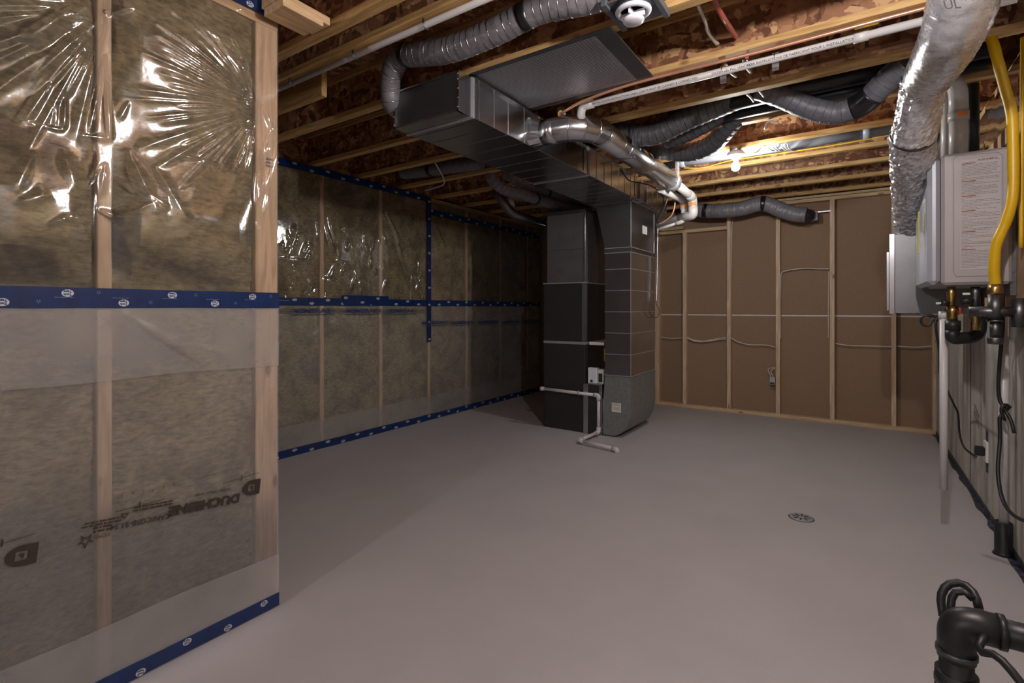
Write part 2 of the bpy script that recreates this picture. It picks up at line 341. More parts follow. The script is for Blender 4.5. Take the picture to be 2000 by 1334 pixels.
def make_logo():
    mb = MB(); n = 20; R, r2 = .0155, .0135
    mb.add([(R*math.cos(a), R*.78*math.sin(a), 0) for a in np.linspace(0,2*math.pi,n,endpoint=False)], [tuple(range(n))])
    me = mb.mesh('logo'); me.materials.append(MATS['tape_logo']); me.materials.append(MATS['tape_blue'])
    bm = bmesh.new(); bm.from_mesh(me)
    for s, y in (('Tuck', .0042), ('Tape', -.0052)):
        t = text_mesh(s, .0105, .0003); k = len(bm.faces); b2 = bmesh.new(); b2.from_mesh(t)
        bmesh.ops.translate(b2, verts=b2.verts, vec=(0,y,.0006)); tmp = bpy.data.meshes.new('t'); b2.to_mesh(tmp); b2.free(); bm.from_mesh(tmp); bm.faces.ensure_lookup_table()
        for f in bm.faces[k:]: f.material_index = 1
    bm.to_mesh(me); bm.free(); return me
LOGO = make_logo()
def bars(n, wd, size, mat, parent, loc, right, up):
    """rows of print too small to read"""
    mb = MB(); q = random.Random(n*7+int(wd*1000))
    for k in range(n):
        y = (n/2-k-.5)*size*1.5; x = -wd/2
        while x < wd/2-size:
            w_ = q.uniform(.6,3.2)*size; mb.box(x, min(x+w_, wd/2), y-size*.33, y+size*.33, 0, .0005); x += w_+size*.5
    o = oriented('fine_print', mb.mesh('fine_print'), mat, parent, loc, right, up); o['kind'] = 'stuff'; return o
def fold_field(folds):
    """folds: list of (a0,z0,a1,z1,width,amp) in wall coordinates"""
    def h(A, Z):
        o = np.zeros_like(A)
        for (a0,z0,a1,z1,wd,am) in folds:
            dx, dz = a1-a0, z1-z0; L2 = dx*dx+dz*dz+1e-9; t = np.clip(((A-a0)*dx+(Z-z0)*dz)/L2, 0, 1)
            wob = .25*wd*(vn(A*30+a0*7, Z*30)-.5)
            d = np.hypot(A-(a0+dx*t), Z-(z0+dz*t))+wob; wl = wd*(.35+.65*t)
            o = np.maximum(o, am*np.exp(-(np.abs(d)/wl)**1.3)*np.clip(np.sin(np.pi*np.clip(t*.94+.05,0,1)),0,1)**.5)
        return o
    return h
def pxfold(X, lst): 
    o = []
    for (u0,v0,u1,v1,wd,am) in lst:
        p = XP(u0,v0,X); q = XP(u1,v1,X); o.append((p.y,p.z,q.y,q.z,wd,am))
    return o
# --- near-left insulated partition -------------------------------------------------------------------
pw = boxo('wall_near_left', 'joist_wood', None, XN-.145, XN-.133, -3.6, 1.235, 0, ZJ-.05); tag(pw, 'near insulated stud wall under clear plastic, ending at a stud in the left foreground', kind='structure')
YE = XP(543,602,XN).y
boxo('bottom_plate', 'plate_wood_y', pw, XN-.13, XN-.004, -3.6, YE, 0, .04)
boxo('top_plate', 'plate_wood_y', pw, XN-.13, XN-.004, -3.6, YE, ZJ-.09, ZJ-.045)
ys = [(XP(190,602,XN).y, XP(220,602,XN).y), (XP(500,602,XN).y, YE)]
for k in range(1,7): ys.append((ys[0][0]-.56*k, ys[0][1]-.56*k))
for y0,y1 in ys: boxo('stud', 'stud_wood', pw, XN-.13, XN-.003, y0, y1, .04, ZJ-.09, .003)
def woolh(seed, A0, A1, dep=.012):
    def h(A, Z):
        e = np.clip(np.minimum(A-A0, A1-A)/.045, 0, 1)**.6
        rip = .0016*np.sin(Z*2*math.pi/.016+2*vn(A*20,Z*9))
        return -dep*1.6+dep*1.3*e + dep*.9*(vn(A*9+seed, Z*7)-.5)+dep*.45*(vn(A*28, Z*22+seed)-.5)+dep*.25*(vn(A*80+seed,Z*60)-.5)+rip*.5-.018*np.clip(.10-np.abs(vn(A*5+seed*3, Z*4)-.5),0,.1)/.1*(vn(A*11,Z*8)>.45)
    return h
bays = sorted(ys); 
for i in range(len(bays)-1):
    a, b2 = bays[i][1], bays[i+1][0]
    if b2-a < .1: continue
    near = b2 > .2
    grid('insulation_batt', 'wool', pw, XN-.012, a-.002, b2+ (.008 if near else 0), .04, ZJ-.09, .009 if near else .05, woolh(i*13.7, a, b2))
# plastic with folds pulled tight to the staples
P0 = (503, 214)
fan = [(312,52,.014,.011),(330,60,.010,.008),(322,82,.013,.010),(335,112,.012,.009),(322,132,.010,.008),(355,150,.014,.010),(335,170,.009,.006),(250,195,.008,.004),(330,200,.009,.005),(345,225,.010,.007),(340,238,.010,.007),
       (350,262,.012,.009),(352,283,.010,.008),(362,300,.010,.007),(385,308,.012,.009),(425,322,.012,.009),(458,330,.009,.008),(480,333,.008,.008),(400,185,.009,.006),(405,75,.018,.012),(440,100,.016,.010)]
F1 = [(P0[0],P0[1]+(v-P0[1])*.04,u,v,wd*1.0,am) for (u,v,wd,am) in fan]
F1 += [(P0[0]-2,205,400,60,.020,.014),(470,120,380,55,.016,.012),(498,160,430,105,.016,.012)]
F1 += [(200,28,55,160,.020,.015),(200,40,5,175,.016,.010),(150,12,40,90,.035,.022),(170,5,95,60,.03,.02),(195,55,95,165,.012,.009),(95,165,46,238,.012,.010),(193,70,125,190,.010,.009),(125,190,122,255,.010,.009),(108,182,105,250,.012,.006),
       (46,238,70,246,.009,.004),(70,246,124,256,.009,.006),(205,110,172,262,.010,.010),(205,160,214,272,.010,.010),(160,265,214,272,.010,.007),(205,20,215,28,.012,.012),(215,28,258,18,.010,.010),(258,18,256,-20,.010,.010),
       (345,303,428,323,.007,.007),(300,10,350,35,.02,.008),(250,355,325,410,.018,.008),(462,18,485,25,.012,.010),(88,440,130,425,.010,.008),(130,420,140,432,.010,.006),(195,410,230,426,.012,.008),(515,210,530,255,.012,.012),(530,255,520,300,.010,.008),
       (503,345,500,400,.008,.006),(541,290,520,365,.008,.006),(250,200,232,235,.008,.004),(200,320,160,375,.006,.004),(205,320,196,380,.010,.006),(520,380,515,420,.008,.006),(500,430,506,455,.006,.005)]
ff = fold_field(pxfold(XN, F1))
rf = random.Random(4); extra = []
for i in range(26):
    an = math.radians(112+136*i/26+rf.uniform(-2,2)); L_ = rf.uniform(.30,.52); c_ = XP(P0[0],P0[1],XN)
    extra.append((c_.y+.03*math.cos(an), c_.z+.03*math.sin(an), c_.y+L_*math.cos(an), c_.z+L_*math.sin(an), rf.uniform(.009,.016), rf.uniform(.006,.010)))
c_ = XP(205,25,XN)
for i in range(9):
    an = math.radians(196+70*i/9+rf.uniform(-2,2)); L_ = rf.uniform(.30,.6)
    extra.append((c_.y+.02*math.cos(an), c_.z+.02*math.sin(an), c_.y+L_*math.cos(an), c_.z+L_*math.sin(an), rf.uniform(.012,.02), rf.uniform(.007,.011)))
for (u0_,v0_,u1_,v1_,w_,a_) in ((60,300,20,380,.03,.008),(120,300,150,380,.03,.008),(30,400,90,380,.03,.007),(250,300,300,420,.03,.008),(300,330,360,440,.03,.008),(240,420,330,380,.03,.006)):
    extra += pxfold(XN, [(u0_,v0_,u1_,v1_,w_,a_)])
ff = fold_field(pxfold(XN, F1)+extra)
def film_near(A, Z):
    env = np.clip((Z-1.40)/.25,0,1)*np.clip((2.52-Z)/.2,0,1)
    bay = np.where(A < ys[0][0], np.sin(np.pi*np.clip((ys[0][0]-A)/.52,0,1)), np.sin(np.pi*np.clip((A-ys[0][1])/(1.13-ys[0][1]),0,1)))
    return .012*env*bay*(.7+.6*vn(A*4,Z*3))+.030*np.clip((Z-1.38)/.15,0,1)*np.clip((2.54-Z)/.15,0,1)*(1-np.cos(2*np.pi*(Z-1.95+.05*vn(A*5,1.7))/.75))/2*np.clip(bay*2.2,0,1)**.7+.0025*env*(vn(A*17+3,Z*12)-.5)+ff(A,Z)*1.0+.0012*(vn(A*14,Z*5)-.5)+.002+ .004*(vn(A*3,Z*3)-.3)*(1-np.exp(-(np.minimum(np.abs(A-ys[0][0]-.02),np.abs(A-1.19))/.1)**2))
grid('plastic_sheet', 'film', pw, XN, -.15, YE, 1.345, ZJ-.03, .0045, film_near)
F2 = [(240,612,420,720,.03,.010),(235,625,330,700,.02,.006),(300,660,480,700,.03,.006)]
ff2 = fold_field(pxfold(XN, F2))
grid('plastic_sheet', 'film_double', pw, XN+.001, -.15, YE, .02, 1.345, .012, lambda A,Z: ff2(A,Z)+.003*(vn(A*5,Z*3)-.5)+.002)
def slope_strip(parent, zt, zb, X, mat):
    n = 20; a0, a1 = -.15, YE; vs = []
    for i in range(n+1):
        a = a0+(a1-a0)*i/n; s = (a-a0)/(a1-a0); vs += [(X, a, zb[0]*(1-s)+zb[1]*s+.004*math.sin(a*9)), (X, a, zt)]
    MB().add(vs, [(2*i,2*i+2,2*i+3,2*i+1) for i in range(n)]).build('plastic_sheet', mat, parent)
slope_strip(pw, 1.32, (XP(0,760,XN).z, XP(500,716,XN).z), XN+.0065, 'film_milky')
z0a, z1a = XP(0,1258,XN).z, XP(500,1108,XN).z
slope_strip(pw, .03, (.235,.235), XN+.0065, 'film_milky')
tapestrip(pw, 'x', XN+.006, -.15, YE+.001, 1.311, 1.377, 1, ph=.05)
tapestrip(pw, 'x', XN+.006, -.15, YE+.001, 0.006, .062, 1, ph=.1)
tapestrip(pw, 'x', XN+.006, .0, YE+.001, 2.567, 2.625, 1, ph=.04)
for k in range(9):   # faint star marks on the tape between the ovals
    y = .46+.15*k
    if y < YE-.03:
        text('\u2606', .016, 'tape_faint', pw, (XN+.0105, y, 1.332+.03*(k%2)), (0,-1,0), (0,0,-1), 0)
        bars(1, .05, .003, 'tape_faint', pw, (XN+.0105, y+.06, 1.345), (0,-1,0), (0,0,-1))
boxo('gasket', 'pvc_grey', pw, XN-.01, XN+.004, -3.6, YE, 0, .006)
# sheet printing, upside down
XT = XN+.0085
rtv = Vector((0,-1,.11)).normalized(); upv = Vector((0,-.11,-1)).normalized()
def logoD(uc, vc, s, X=XT):
    c = XP(uc, vc, X); mb = MB(); n = 14
    pts = [(-.5,-.5)]+[(.02+.5*math.cos(a), .5*math.sin(a)) for a in np.linspace(-math.pi/2, math.pi/2, n)]+[(-.5,.5)]
    inn = [(-.22,-.26),(.12,-.26),(.20,-.06),(.20,.06),(.12,.26),(-.22,.26)]
    # outer D with a cut-out: build as a ring of quads between outline and inner window
    out = [(x*s*1.15, y*s, 0) for x,y in pts]; m = len(out)
    ins = []
    for x,y in pts:
        k = min(1/max(abs(x)/.22,1e-6), 1/max(abs(y)/.24,1e-6)); ins.append((x*min(k,1)*.95*s*1.15, y*min(k,1)*.95*s, 0))
    mb.add(out+ins, [(i,(i+1)%m,m+(i+1)%m,m+i) for i in range(m)])
    mb.add([(-.08*s,-.1*s,0),(.1*s,-.1*s,0),(.1*s,-.02*s,0),(.02*s,-.02*s,0),(.02*s,.12*s,0),(-.08*s,.12*s,0)], [(0,1,2,3,4,5)])
    oriented('printed_mark', mb.mesh('printed_mark'), 'ink_brown', pw, c, rtv, upv)
logoD(492, 952, .062); logoD(43, 1085, .062)
text('DUCHESNE', .047, 'ink_brown', pw, XP(403,984,XT), rtv, upv, .0022, 1.08)
text('CAN/CGSB-51.34', .026, 'ink_brown', pw, XP(277,1018,XT), rtv, upv, .0002, .95)
text('ULTRA+ 150 pct / 6 mils', .013, 'ink_brown', pw, XP(417,961,XT), rtv, upv, .0002)
text('CCMC', .015, 'ink_brown', pw, XP(200,1046,XT), rtv, upv, 0); bars(2, .05, .008, 'ink_brown', pw, XP(200,1032,XT), rtv, upv)
text('\u2606', .05, 'ink_brown', pw, XP(168,1055,XT), rtv, upv, 0)
text('\u25b3', .026, 'ink_brown', pw, XP(244,1007,XT), rtv, upv, .0004)
bars(2, .13, .007, 'ink_brown', pw, XP(298,988,XT), rtv, upv)
bars(2, .11, .007, 'ink_brown', pw, XP(200,1020,XT), rtv, upv)
for (a,bb) in (((225,1000),(322,974)), ((435,944),(506,923)), ((0,1063),(70,1041))):
    p, q = XP(*a,XT), XP(*bb,XT); MB().sweep([p,q], .0009, 6).build('printed_line', 'ink_brown', pw)
for (uu,vv) in ((273,987),(472,935),(4,1062)): text('\u25b6|\u25c0' if False else '|', .022, 'ink_brown', pw, XP(uu,vv,XT), rtv, upv, .0012)
for i,(uu,vv) in enumerate(((340,946),(320,951),(299,957),(281,959),(260,963),(238,969))): text('507365'[i], .013, 'ink_brown', pw, XP(uu,vv,XT), rtv, upv)
bars(3, .035, .010, 'ink_grey', pw, XP(527,318,XN-.001)+Vector((.004,0,0)), (0,1,0), (0,0,1))
# --- far left wall ------------------------------------------------------------------------------------
lw = boxo('wall_left', 'concrete_wall', None, XL-.30, XL-.15, -3.6, 6.95, 0, ZJ+.03); tag(lw, 'long left insulated stud wall behind clear plastic with blue taped seams', kind='structure')
boxo('bottom_plate', 'plate_wood_y', lw, XL-.13, XL-.004, -3.6, YB, 0, .04)
boxo('top_plate', 'plate_wood_y', lw, XL-.13, XL-.004, -3.6, YB, ZJ-.06, ZJ-.02)
sty = [YL(u) for u in (629.5,744.5,838.5,912,978,1031)]; sty = [sty[0]-.713*k for k in (7,6,5,4,3,2,1)]+sty
for y in sty:
    boxo('stud', 'stud_wood', lw, XL-.13, XL-.003, y-.021, y+.021, .04, ZJ-.06, .003)
for a,bb in zip(sty[:-1], sty[1:]):
    grid('insulation_batt', 'wool', lw, XL-.010, a+.02, bb-.02, .04, ZJ-.06, .03 if a > 1.5 else .15, woolh(a*7, a+.02, bb-.02, .009))
grid('insulation_batt', 'wool', lw, XL-.010, sty[-1]+.02, YB+.05, .04, ZJ-.06, .04, woolh(3, sty[-1], YB+.05, .009))
FL = [(575,450,560,492,.012,.014),(583,455,572,495,.010,.012),(545,478,556,490,.012,.012),(598,470,588,500,.012,.012),(548,505,600,510,.012,.008),(560,450,565,470,.01,.01),(636,440,655,500,.014,.014),(655,500,665,512,.012,.012),
      (632,507,680,512,.008,.006),(683,460,690,505,.012,.008),(672,515,685,522,.012,.012),(635,540,655,535,.008,.010),(655,535,672,552,.008,.012),(630,545,668,555,.008,.010),(595,575,612,560,.010,.010),(605,580,618,565,.008,.008),
      (752,410,785,480,.02,.016),(770,450,790,520,.02,.012),(788,515,795,535,.012,.012),(823,530,812,570,.014,.016),(747,512,752,520,.010,.010),(790,560,794,575,.01,.01),(845,430,868,480,.02,.012),(640,420,655,470,.014,.008),
      (548,612,560,640,.01,.01),(625,640,610,662,.01,.01),(640,635,660,625,.01,.008),(600,640,590,655,.008,.008),(760,820,748,838,.01,.01),(820,720,800,780,.012,.005),(855,605,850,620,.01,.012),(800,605,795,625,.01,.01),(560,590,600,592,.01,.01),(920,500,922,560,.02,.012)]
rl = random.Random(11)
for i in range(70):
    u_ = rl.uniform(546,830); v_ = rl.uniform(430,585) if i < 55 else rl.uniform(605,680); an = rl.uniform(-.5,.5)+math.pi/2; L_ = rl.uniform(10,34)
    FL.append((u_, v_, u_+L_*math.cos(an), v_+L_*math.sin(an), rl.uniform(.008,.015), rl.uniform(.008,.016)))
ffl = fold_field(pxfold(XL, FL))
grid('plastic_sheet', 'film', lw, XL+.002, 1.2, YB, 1.37, ZJ-.03, .010, lambda A,Z: ffl(A,Z)*1.2+.004*(vn(A*5,Z*3)-.4)+.0012*(vn(A*22,Z*12)-.5))
grid('plastic_sheet', 'film_double', lw, XL+.003, 1.2, YB, .02, 1.37, .014, lambda A,Z: ffl(A,Z)+.003*(vn(A*5,Z*3)-.5))
mbs = MB().add([(XL+.011,1.2,.03),(XL+.011,YB,.03),(XL+.011,YB,.30),(XL+.011,1.2,.27)], [(0,1,2,3)]).build('plastic_sheet','film_milky',lw)
tz = lambda y: 1.336
tapestrip(lw, 'x', XL+.012, 1.2, YB, 1.336, 1.405, 1, sc=1.5, per=.17)
tapestrip(lw, 'x', XL+.015, YL(668), YL(757), 1.345, 1.437, 1, sc=1.5, per=.2)
tapestrip(lw, 'x', XL+.012, 1.2, YB, .006, .075, 1, sc=1.5, per=.17)
tapestrip(lw, 'x', XL+.012, 1.2, YL(840), 2.545, 2.61, 1, sc=1.5, per=.17)
tapestrip(lw, 'x', XL+.012, YL(838), YB, 2.40, 2.47, 1, sc=1.5, per=.17)
tapestrip(lw, 'x', XL+.016, YL(832.5), YL(840), .92, 2.60, 1, vertical=True, sc=1.3, per=.2)
boxo('gasket', 'pvc_grey', lw, XL-.01, XL+.014, 1.2, YB, 0, .006)
for u, v, s in ((614,607,.055),(711,607,.055),(786,607,.055),(851,630,.055),(905,630,.055),(955,629,.055),(1000,629,.055),(1041,628,.055)):
    p = XP(u,v,XL+.02); text('MEMBRAIN', s, 'ink_blue', lw, p, (0,1,0), (0,0,1), .0012, 1.6)
    MB().box(XL+.019,XL+.0205,p.y-.22,p.y+.22,p.z-.036,p.z-.031).build('printed_line','ink_blue',lw)
for u, v in ((555,607),(662,607),(748,607),(820,607),(877,629)):
    bars(3, .20, .010, 'ink_grey', lw, XP(u,v,XL+.02), (0,1,0), (0,0,1))
# --- back wall ----------------------------------------------------------------------------------------
bw = boxo('wall_back', 'concrete_wall', None, -4.2, 1.0, YB+.30, YB+.36, 0, ZJ+.03); tag(bw, 'back stud wall closed with brown paper-backed drywall', kind='structure')
ZS = 1.222
xl = XB(1282); xr = XR+.02
for (z0,z1) in ((.03,ZS-.011),(ZS+.011,ZJ-.02)): boxo('drywall_panel', 'drywall_paper', bw, xl-.02, xr, YB+.092, YB+.105, z0, z1)
boxo('drywall_panel', 'drywall_paper', bw, -4.1, xl-.02, YB+.092, YB+.105, .03, ZJ-.02)
boxo('panel_edge', 'paper_white', bw, xl-.02, xr, YB+.0915, YB+.104, ZS-.008, ZS+.008)
boxo('bottom_plate', 'plate_wood_x', bw, xl-.02, xr, YB, YB+.09, 0, .042, .002)
bx = lambda u0,u1: (XB(u0), XB(u1))
zh = YP(1370,452,YB).z
for u0,u1,z1 in ((1279,1287.5,zh-.02),(1333,1340.5,zh),(1419.5,1427,YP(1423,425,YB).z+.12),(1515,1523.5,ZJ-.075),(1620.5,1630,ZJ-.075),(1741,1750.5,ZJ-.075),(1821.5,1833,ZJ-.075)):
    boxo('stud', 'stud_wood', bw, XB(u0), XB(u1), YB, YB+.09, .042, z1, .002)
boxo('stud', 'stud_wood', bw, -3.0, -2.96, YB, YB+.09, .042, ZJ-.075)
boxo('header', 'plate_wood_x', bw, XB(1282), XB(1419.5), YB, YB+.09, zh, zh+.042, .002)
boxo('header', 'plate_wood_x', bw, XB(1282), XB(1334), YB-.004, YB+.086, zh+.05, zh+.09, .002)
boxo('top_plate', 'plate_wood_x', bw, XB(1510), xr, YB, YB+.09, ZJ-.075, ZJ-.037, .002)
boxo('top_plate', 'plate_wood_x', bw, XB(1500), xr, YB+.01, YB+.09, ZJ-.030, ZJ-.002, .002)
# --- right wall ---------------------------------------------------------------------------------------
rw = boxo('wall_right', 'concrete_wall', None, XR, XR+.25, 1.0, 7.0, 0, 1.245); tag(rw, 'low concrete foundation wall on the right with framed plywood above', kind='structure')
yj = YL(1896, XR)
boxo('joint_sealant', 'sealant', rw, XR-.0025, XR, yj-.007, yj+.007, .05, 1.245)
boxo('joint_sealant', 'sealant', rw, XR-.003, XR, 1.0, YB, .0, .04)
grid('joint_sealant', 'sealant', rw, .0016, XR-.075, XR, 1.0, YB, .02, lambda A,Z: 0*A, 'x') if False else None
mb = MB(); n = 120; vs = []
for i in range(n+1):
    y = 1.0+(YB-1.0)*i/n; wd = .014+.030*vn(y*9, 3.3); vs += [(XR-wd, y, .0022), (XR, y, .0028)]
mb.add(vs, [(2*i,2*i+1,2*i+3,2*i+2) for i in range(n)]).build('joint_sealant', 'sealant', rw)
boxo('plywood_board', 'plywood', rw, XR-.012, XR, 2.6, 4.35, 1.245, 2.30)
boxo('sill_plate', 'plate_wood_y', rw, XR, XR+.14, 1.0, 7.0, 1.245, 1.285)
boxo('backing_board', 'plywood', rw, XR+.14, XR+.15, 1.0, 7.0, 1.285, ZJ+.05)
yy = 1.2
while yy < 6.7:
    boxo('stud', 'stud_wood', rw, XR+.003, XR+.14, yy, yy+.04, 1.285, ZJ-.04)
    if yy+.55 < 6.9: grid('insulation_batt', 'wool', rw, XR+.012, yy+.04, yy+.55, 1.285, ZJ-.04, .05, lambda A,Z: .012*vn(A*12,Z*10), sign=1)
    yy += .5535
FR = [(2.9,2.5,3.3,2.1,.02,.012),(3.0,2.4,3.2,2.0,.015,.010),(3.3,2.55,3.45,2.2,.02,.012),(3.6,2.5,3.5,2.2,.02,.01),(4.4,2.4,4.7,2.0,.02,.01)]
ffr = fold_field(FR)
grid('plastic_sheet', 'film', rw, XR-.001, 1.0, 6.7, 2.30, ZJ-.01, .012, lambda A,Z: ffr(A,Z)+.006*(vn(A*9,Z*7)-.5), sign=-1)
boxo('top_plate', 'plate_wood_y', rw, XR, XR+.14, 1.0, 7.0, ZJ-.04, ZJ-.003)
# marks pencilled on the concrete
bars(3, .20, .022, 'ink_grey', rw, XP(1908,812,XR)+Vector((-.001,0,0)), (0,-.92,-.38), (0,-.38,.92))
# rest of the room behind the camera (closes the space)
boxo('rim_board', 'osb', lw, XL-.30, XL-.10, -3.6, 7.0, ZJ+.028, ZJ+.30)
boxo('rim_board', 'osb', rw, XR+.15, XR+.30, -3.6, 7.0, ZJ-.1, ZJ+.30)
boxo('rim_board', 'osb', bw, -4.4, 1.1, YB+.2, YB+.36, ZJ-.05, ZJ+.30)
boxo('return_panel', 'drywall_paper', bw, -4.4, -2.9, YB+.106, YB+.30, 0, ZJ)
boxo('front_wall_part', 'concrete_wall', rw, XR, XR+.3, -3.6, 1.0, 0, ZJ+.3)
rb = boxo('wall_rear', 'concrete_wall', None, -4.3, 1.0, -3.75, -3.6, 0, ZJ+.3); tag(rb, 'concrete wall at the near end of the basement', kind='structure')
# ------------------------------------------------------------------ top plate stub on the partition end
st = empty('plate_stub', (-1.99,1.3,ZJ-.08), 'short doubled wall plate jutting past the end of the near insulated wall', 'lumber')
p1, p2 = ZP(632,52,ZJ-.078), ZP(592,70,ZJ-.078)
boxo('board', 'plate_wood_y', st, p2.x, p1.x, YE-.085, p1.y, ZJ-.078, ZJ-.042, .002)
boxo('board', 'plate_wood_y', st, p2.x-.02, p1.x-.03, YE-.085, p1.y+.055, ZJ-.040, ZJ-.003, .002)
# ------------------------------------------------------------------ lamps
def lamp(loc, glow, label):
    x,y,z = loc; r = empty('ceiling_light', (x,y,z), label, 'lamp')
    MB().lathe((x,y,z+.115), [(.050,0),(.052,.004),(.052,.042),(.048,.046)], 8).build('junction_box', 'galv', r)
    MB().lathe((x,y,z+.052), [(.020,0),(.024,.006),(.030,.014),(.062,.030),(.066,.040),(.066,.052),(.058,.062)], 28).build('lampholder', 'lamp_white', r)
    MB().lathe((x,y,z-.036), [(.001,0),(.012,.0015),(.022,.007),(.029,.017),(.032,.030),(.030,.044),(.023,.058),(.016,.070),(.014,.090)], 24).build('bulb', glow, r)
    return r
lamp(BULB, 'bulb_glow', 'lit bare bulb in a white ceiling lampholder near the brown back wall')
l2 = lamp(NEAR, 'bulb_near', 'bare bulb in a white lampholder nearest the camera end of the ceiling')
l3 = lamp(REAR_FILL, 'bulb_rear_fill', 'added fill bulb in a white lampholder, unseen at the near end of the basement')
# ------------------------------------------------------------------ MAIN TRUNK DUCT
TX0, TX1, TY0, TY1, TZ0, TZ1 = -2.276, -1.769, 2.08, 5.72, 2.38, 2.60
td = empty('trunk_duct', (-2.02,3.9,TZ0), 'large rectangular galvanised trunk duct running under the joists to the furnace', 'duct')
segs = [(2.115, 2.55), (2.55,3.10),(3.10,3.68),(3.68,4.30),(4.30,4.9),(4.9,TY1)]
for k,(a,bb) in enumerate(segs):
    m_ = MB(); rib = .28 if k else .2
    m_.box(TX0,TX1,a+.0015,bb-.0015,TZ0,TZ1)
    s_ = m_.build('duct_section', 'galv' , td, .002)
    n = max(1, round((bb-a)/.17))
    for i in range(1,n):
        y = a+(bb-a)*i/n
        rb_ = MB().box(TX0-.002,TX1+.003,y-.003,y+.003,TZ0-.003,TZ1-.004).build('cross_bead', 'galv', s_, .001)
for y in (2.20,3.68,4.9):
    MB().box(TX0-.007,TX1+.008,y-.014,y+.014,TZ0-.006,TZ1).box(TX0-.010,TX1+.011,y-.003,y+.003,TZ0-.010,TZ1).build('drive_cleat', 'galv_seam_glint', td, .0015)
# end cap, set in a raised rim
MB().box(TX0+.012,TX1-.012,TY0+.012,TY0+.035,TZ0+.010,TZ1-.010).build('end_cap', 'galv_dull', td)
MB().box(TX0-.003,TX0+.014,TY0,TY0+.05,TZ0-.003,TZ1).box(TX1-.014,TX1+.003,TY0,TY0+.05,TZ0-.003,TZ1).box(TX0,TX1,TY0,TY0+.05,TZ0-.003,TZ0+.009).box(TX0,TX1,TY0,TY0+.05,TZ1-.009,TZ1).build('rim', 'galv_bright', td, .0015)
for z in (TZ0+.02,TZ0+.07,TZ0+.12,TZ0+.17,TZ1-.02):
    for x in (TX0+.005, TX1-.004): MB().lathe((x,TY0-.0005,z), [(.006,0),(.005,-.003),(.002,-.005)], 10, (0,1,0)).build('screw', 'galv_bright', td)
MB().box(TX1,TX1+.002,2.22,2.24,TZ0,TZ1+.0).box(TX1,TX1+.02,2.2,4.6,TZ1-.006,TZ1-.002).build('top_seam', 'galv_bright', td)
for y in (3.60,4.72):
    MB().box(TX1+.003,TX1+.005,y-.012,y+.012,TZ0+.02,ZJ+.005).build('hanger_strap', 'galv_bright', td)
# ------------------------------------------------------------------ panned joist bay (foil faced sheet)
ps = empty('return_air_panel', (-1.35,2.5,ZJ), 'flat foil-faced sheet closing one joist bay beside the trunk duct', 'panel')
PX0, PX1, PY0, PY1 = -1.775, -.935, 2.18, 2.80
MB().box(PX0,PX1,PY0,PY1,ZJ-.007,ZJ-.003).build('sheet', 'foil_sheet', ps)
mbg = MB()
for i in range(1,42): x = PX0+.03+(PX1-PX0-.14)*i/42; mbg.box(x-.0008,x+.0008,PY0+.03,PY1-.03,ZJ-.0078,ZJ-.0069)
for i in range(1,28): y = PY0+.03+(PY1-PY0-.06)*i/28; mbg.box(PX0+.02,PX1-.10,y-.0008,y+.0008,ZJ-.0078,ZJ-.0069)
g_ = mbg.build('scrim_threads', 'galv_dull', ps); g_['kind'] = 'stuff'
MB().box(PX0,PX1,PY0-.004,PY0+.03,ZJ-.010,ZJ-.006).box(PX0,PX1,PY1-.03,PY1+.004,ZJ-.010,ZJ-.006).box(PX1-.09,PX1,PY0,PY1,ZJ-.011,ZJ-.006).build('edge_tape', 'galv_dull', ps, .001)
# ------------------------------------------------------------------ round metal duct with elbow
rd = empty('round_duct', (-1.39,3.8,2.46), 'shiny round galvanised duct elbowing off the trunk duct toward the back', 'duct')
c0 = XP(1045,262,TX1); zc = c0.z; Y0 = c0.y; xr_ = -1.39; R_ = .083
# square to round takeoff
n = 24; vs = []
for k in range(n):
    a = 2*math.pi*(k+.5)/n; cx, cz = math.cos(a), math.sin(a); q = .095/max(abs(cx),abs(cz)); vs.append((TX1, Y0+cx*q, zc+cz*q))
for k in range(n):
    a = 2*math.pi*(k+.5)/n; vs.append((TX1+.075, Y0+R_*math.cos(a), zc-.004+R_*math.sin(a)))
MB().add(vs, [(k,(k+1)%n,n+(k+1)%n,n+k) for k in range(n)]).build('takeoff', 'galv_bright', rd)
zr = zc-.006
el = [Vector((TX1+.07,Y0,zr)), Vector((-1.60,Y0,zr))]
MB().sweep(el, R_, 32).build('pipe_section', 'galv_bright', rd)
cen = Vector((-1.60, Y0+.21, zr)); prev = el[-1]
for k in range(4):
    a0, a1 = math.radians(22.5*k), math.radians(22.5*(k+1))
    q0 = cen+Vector((.21*math.sin(a0), -.21*math.cos(a0), 0)); q1 = cen+Vector((.21*math.sin(a1), -.21*math.cos(a1), 0))
    mid = (q0+q1)/2
    tA = Vector((math.cos(a0), math.sin(a0), 0)); tB = Vector((math.cos(a1), math.sin(a1), 0)); MB().sweep([q0, q0+tA*.002, mid, q1-tB*.002, q1], R_, 32, cap=False).build('elbow_gore', 'galv_bright', rd)
    tt = Vector((math.cos(a1), math.sin(a1), 0)); MB().sweep([q1-tt*.006, q1-tt*.003, q1+tt*.003, q1+tt*.006], [R_,R_*1.035,R_*1.035,R_], 32, cap=False).build('bead', 'galv_bright', rd)
yend = YP(1315,357,4.6).y
MB().sweep([(xr_,Y0+.21,zr),(xr_,4.62,zr)], R_*.985, 32).build('pipe_section', 'galv_bright', rd)
for y in (Y0+.22,Y0+.45,3.9): MB().sweep([(xr_,y,zr),(xr_,y+.004,zr),(xr_,y+.008,zr),(xr_,y+.012,zr)], [R_*.985,R_*1.03,R_*1.03,R_*.985], 32, cap=False).build('bead', 'galv_bright', rd)
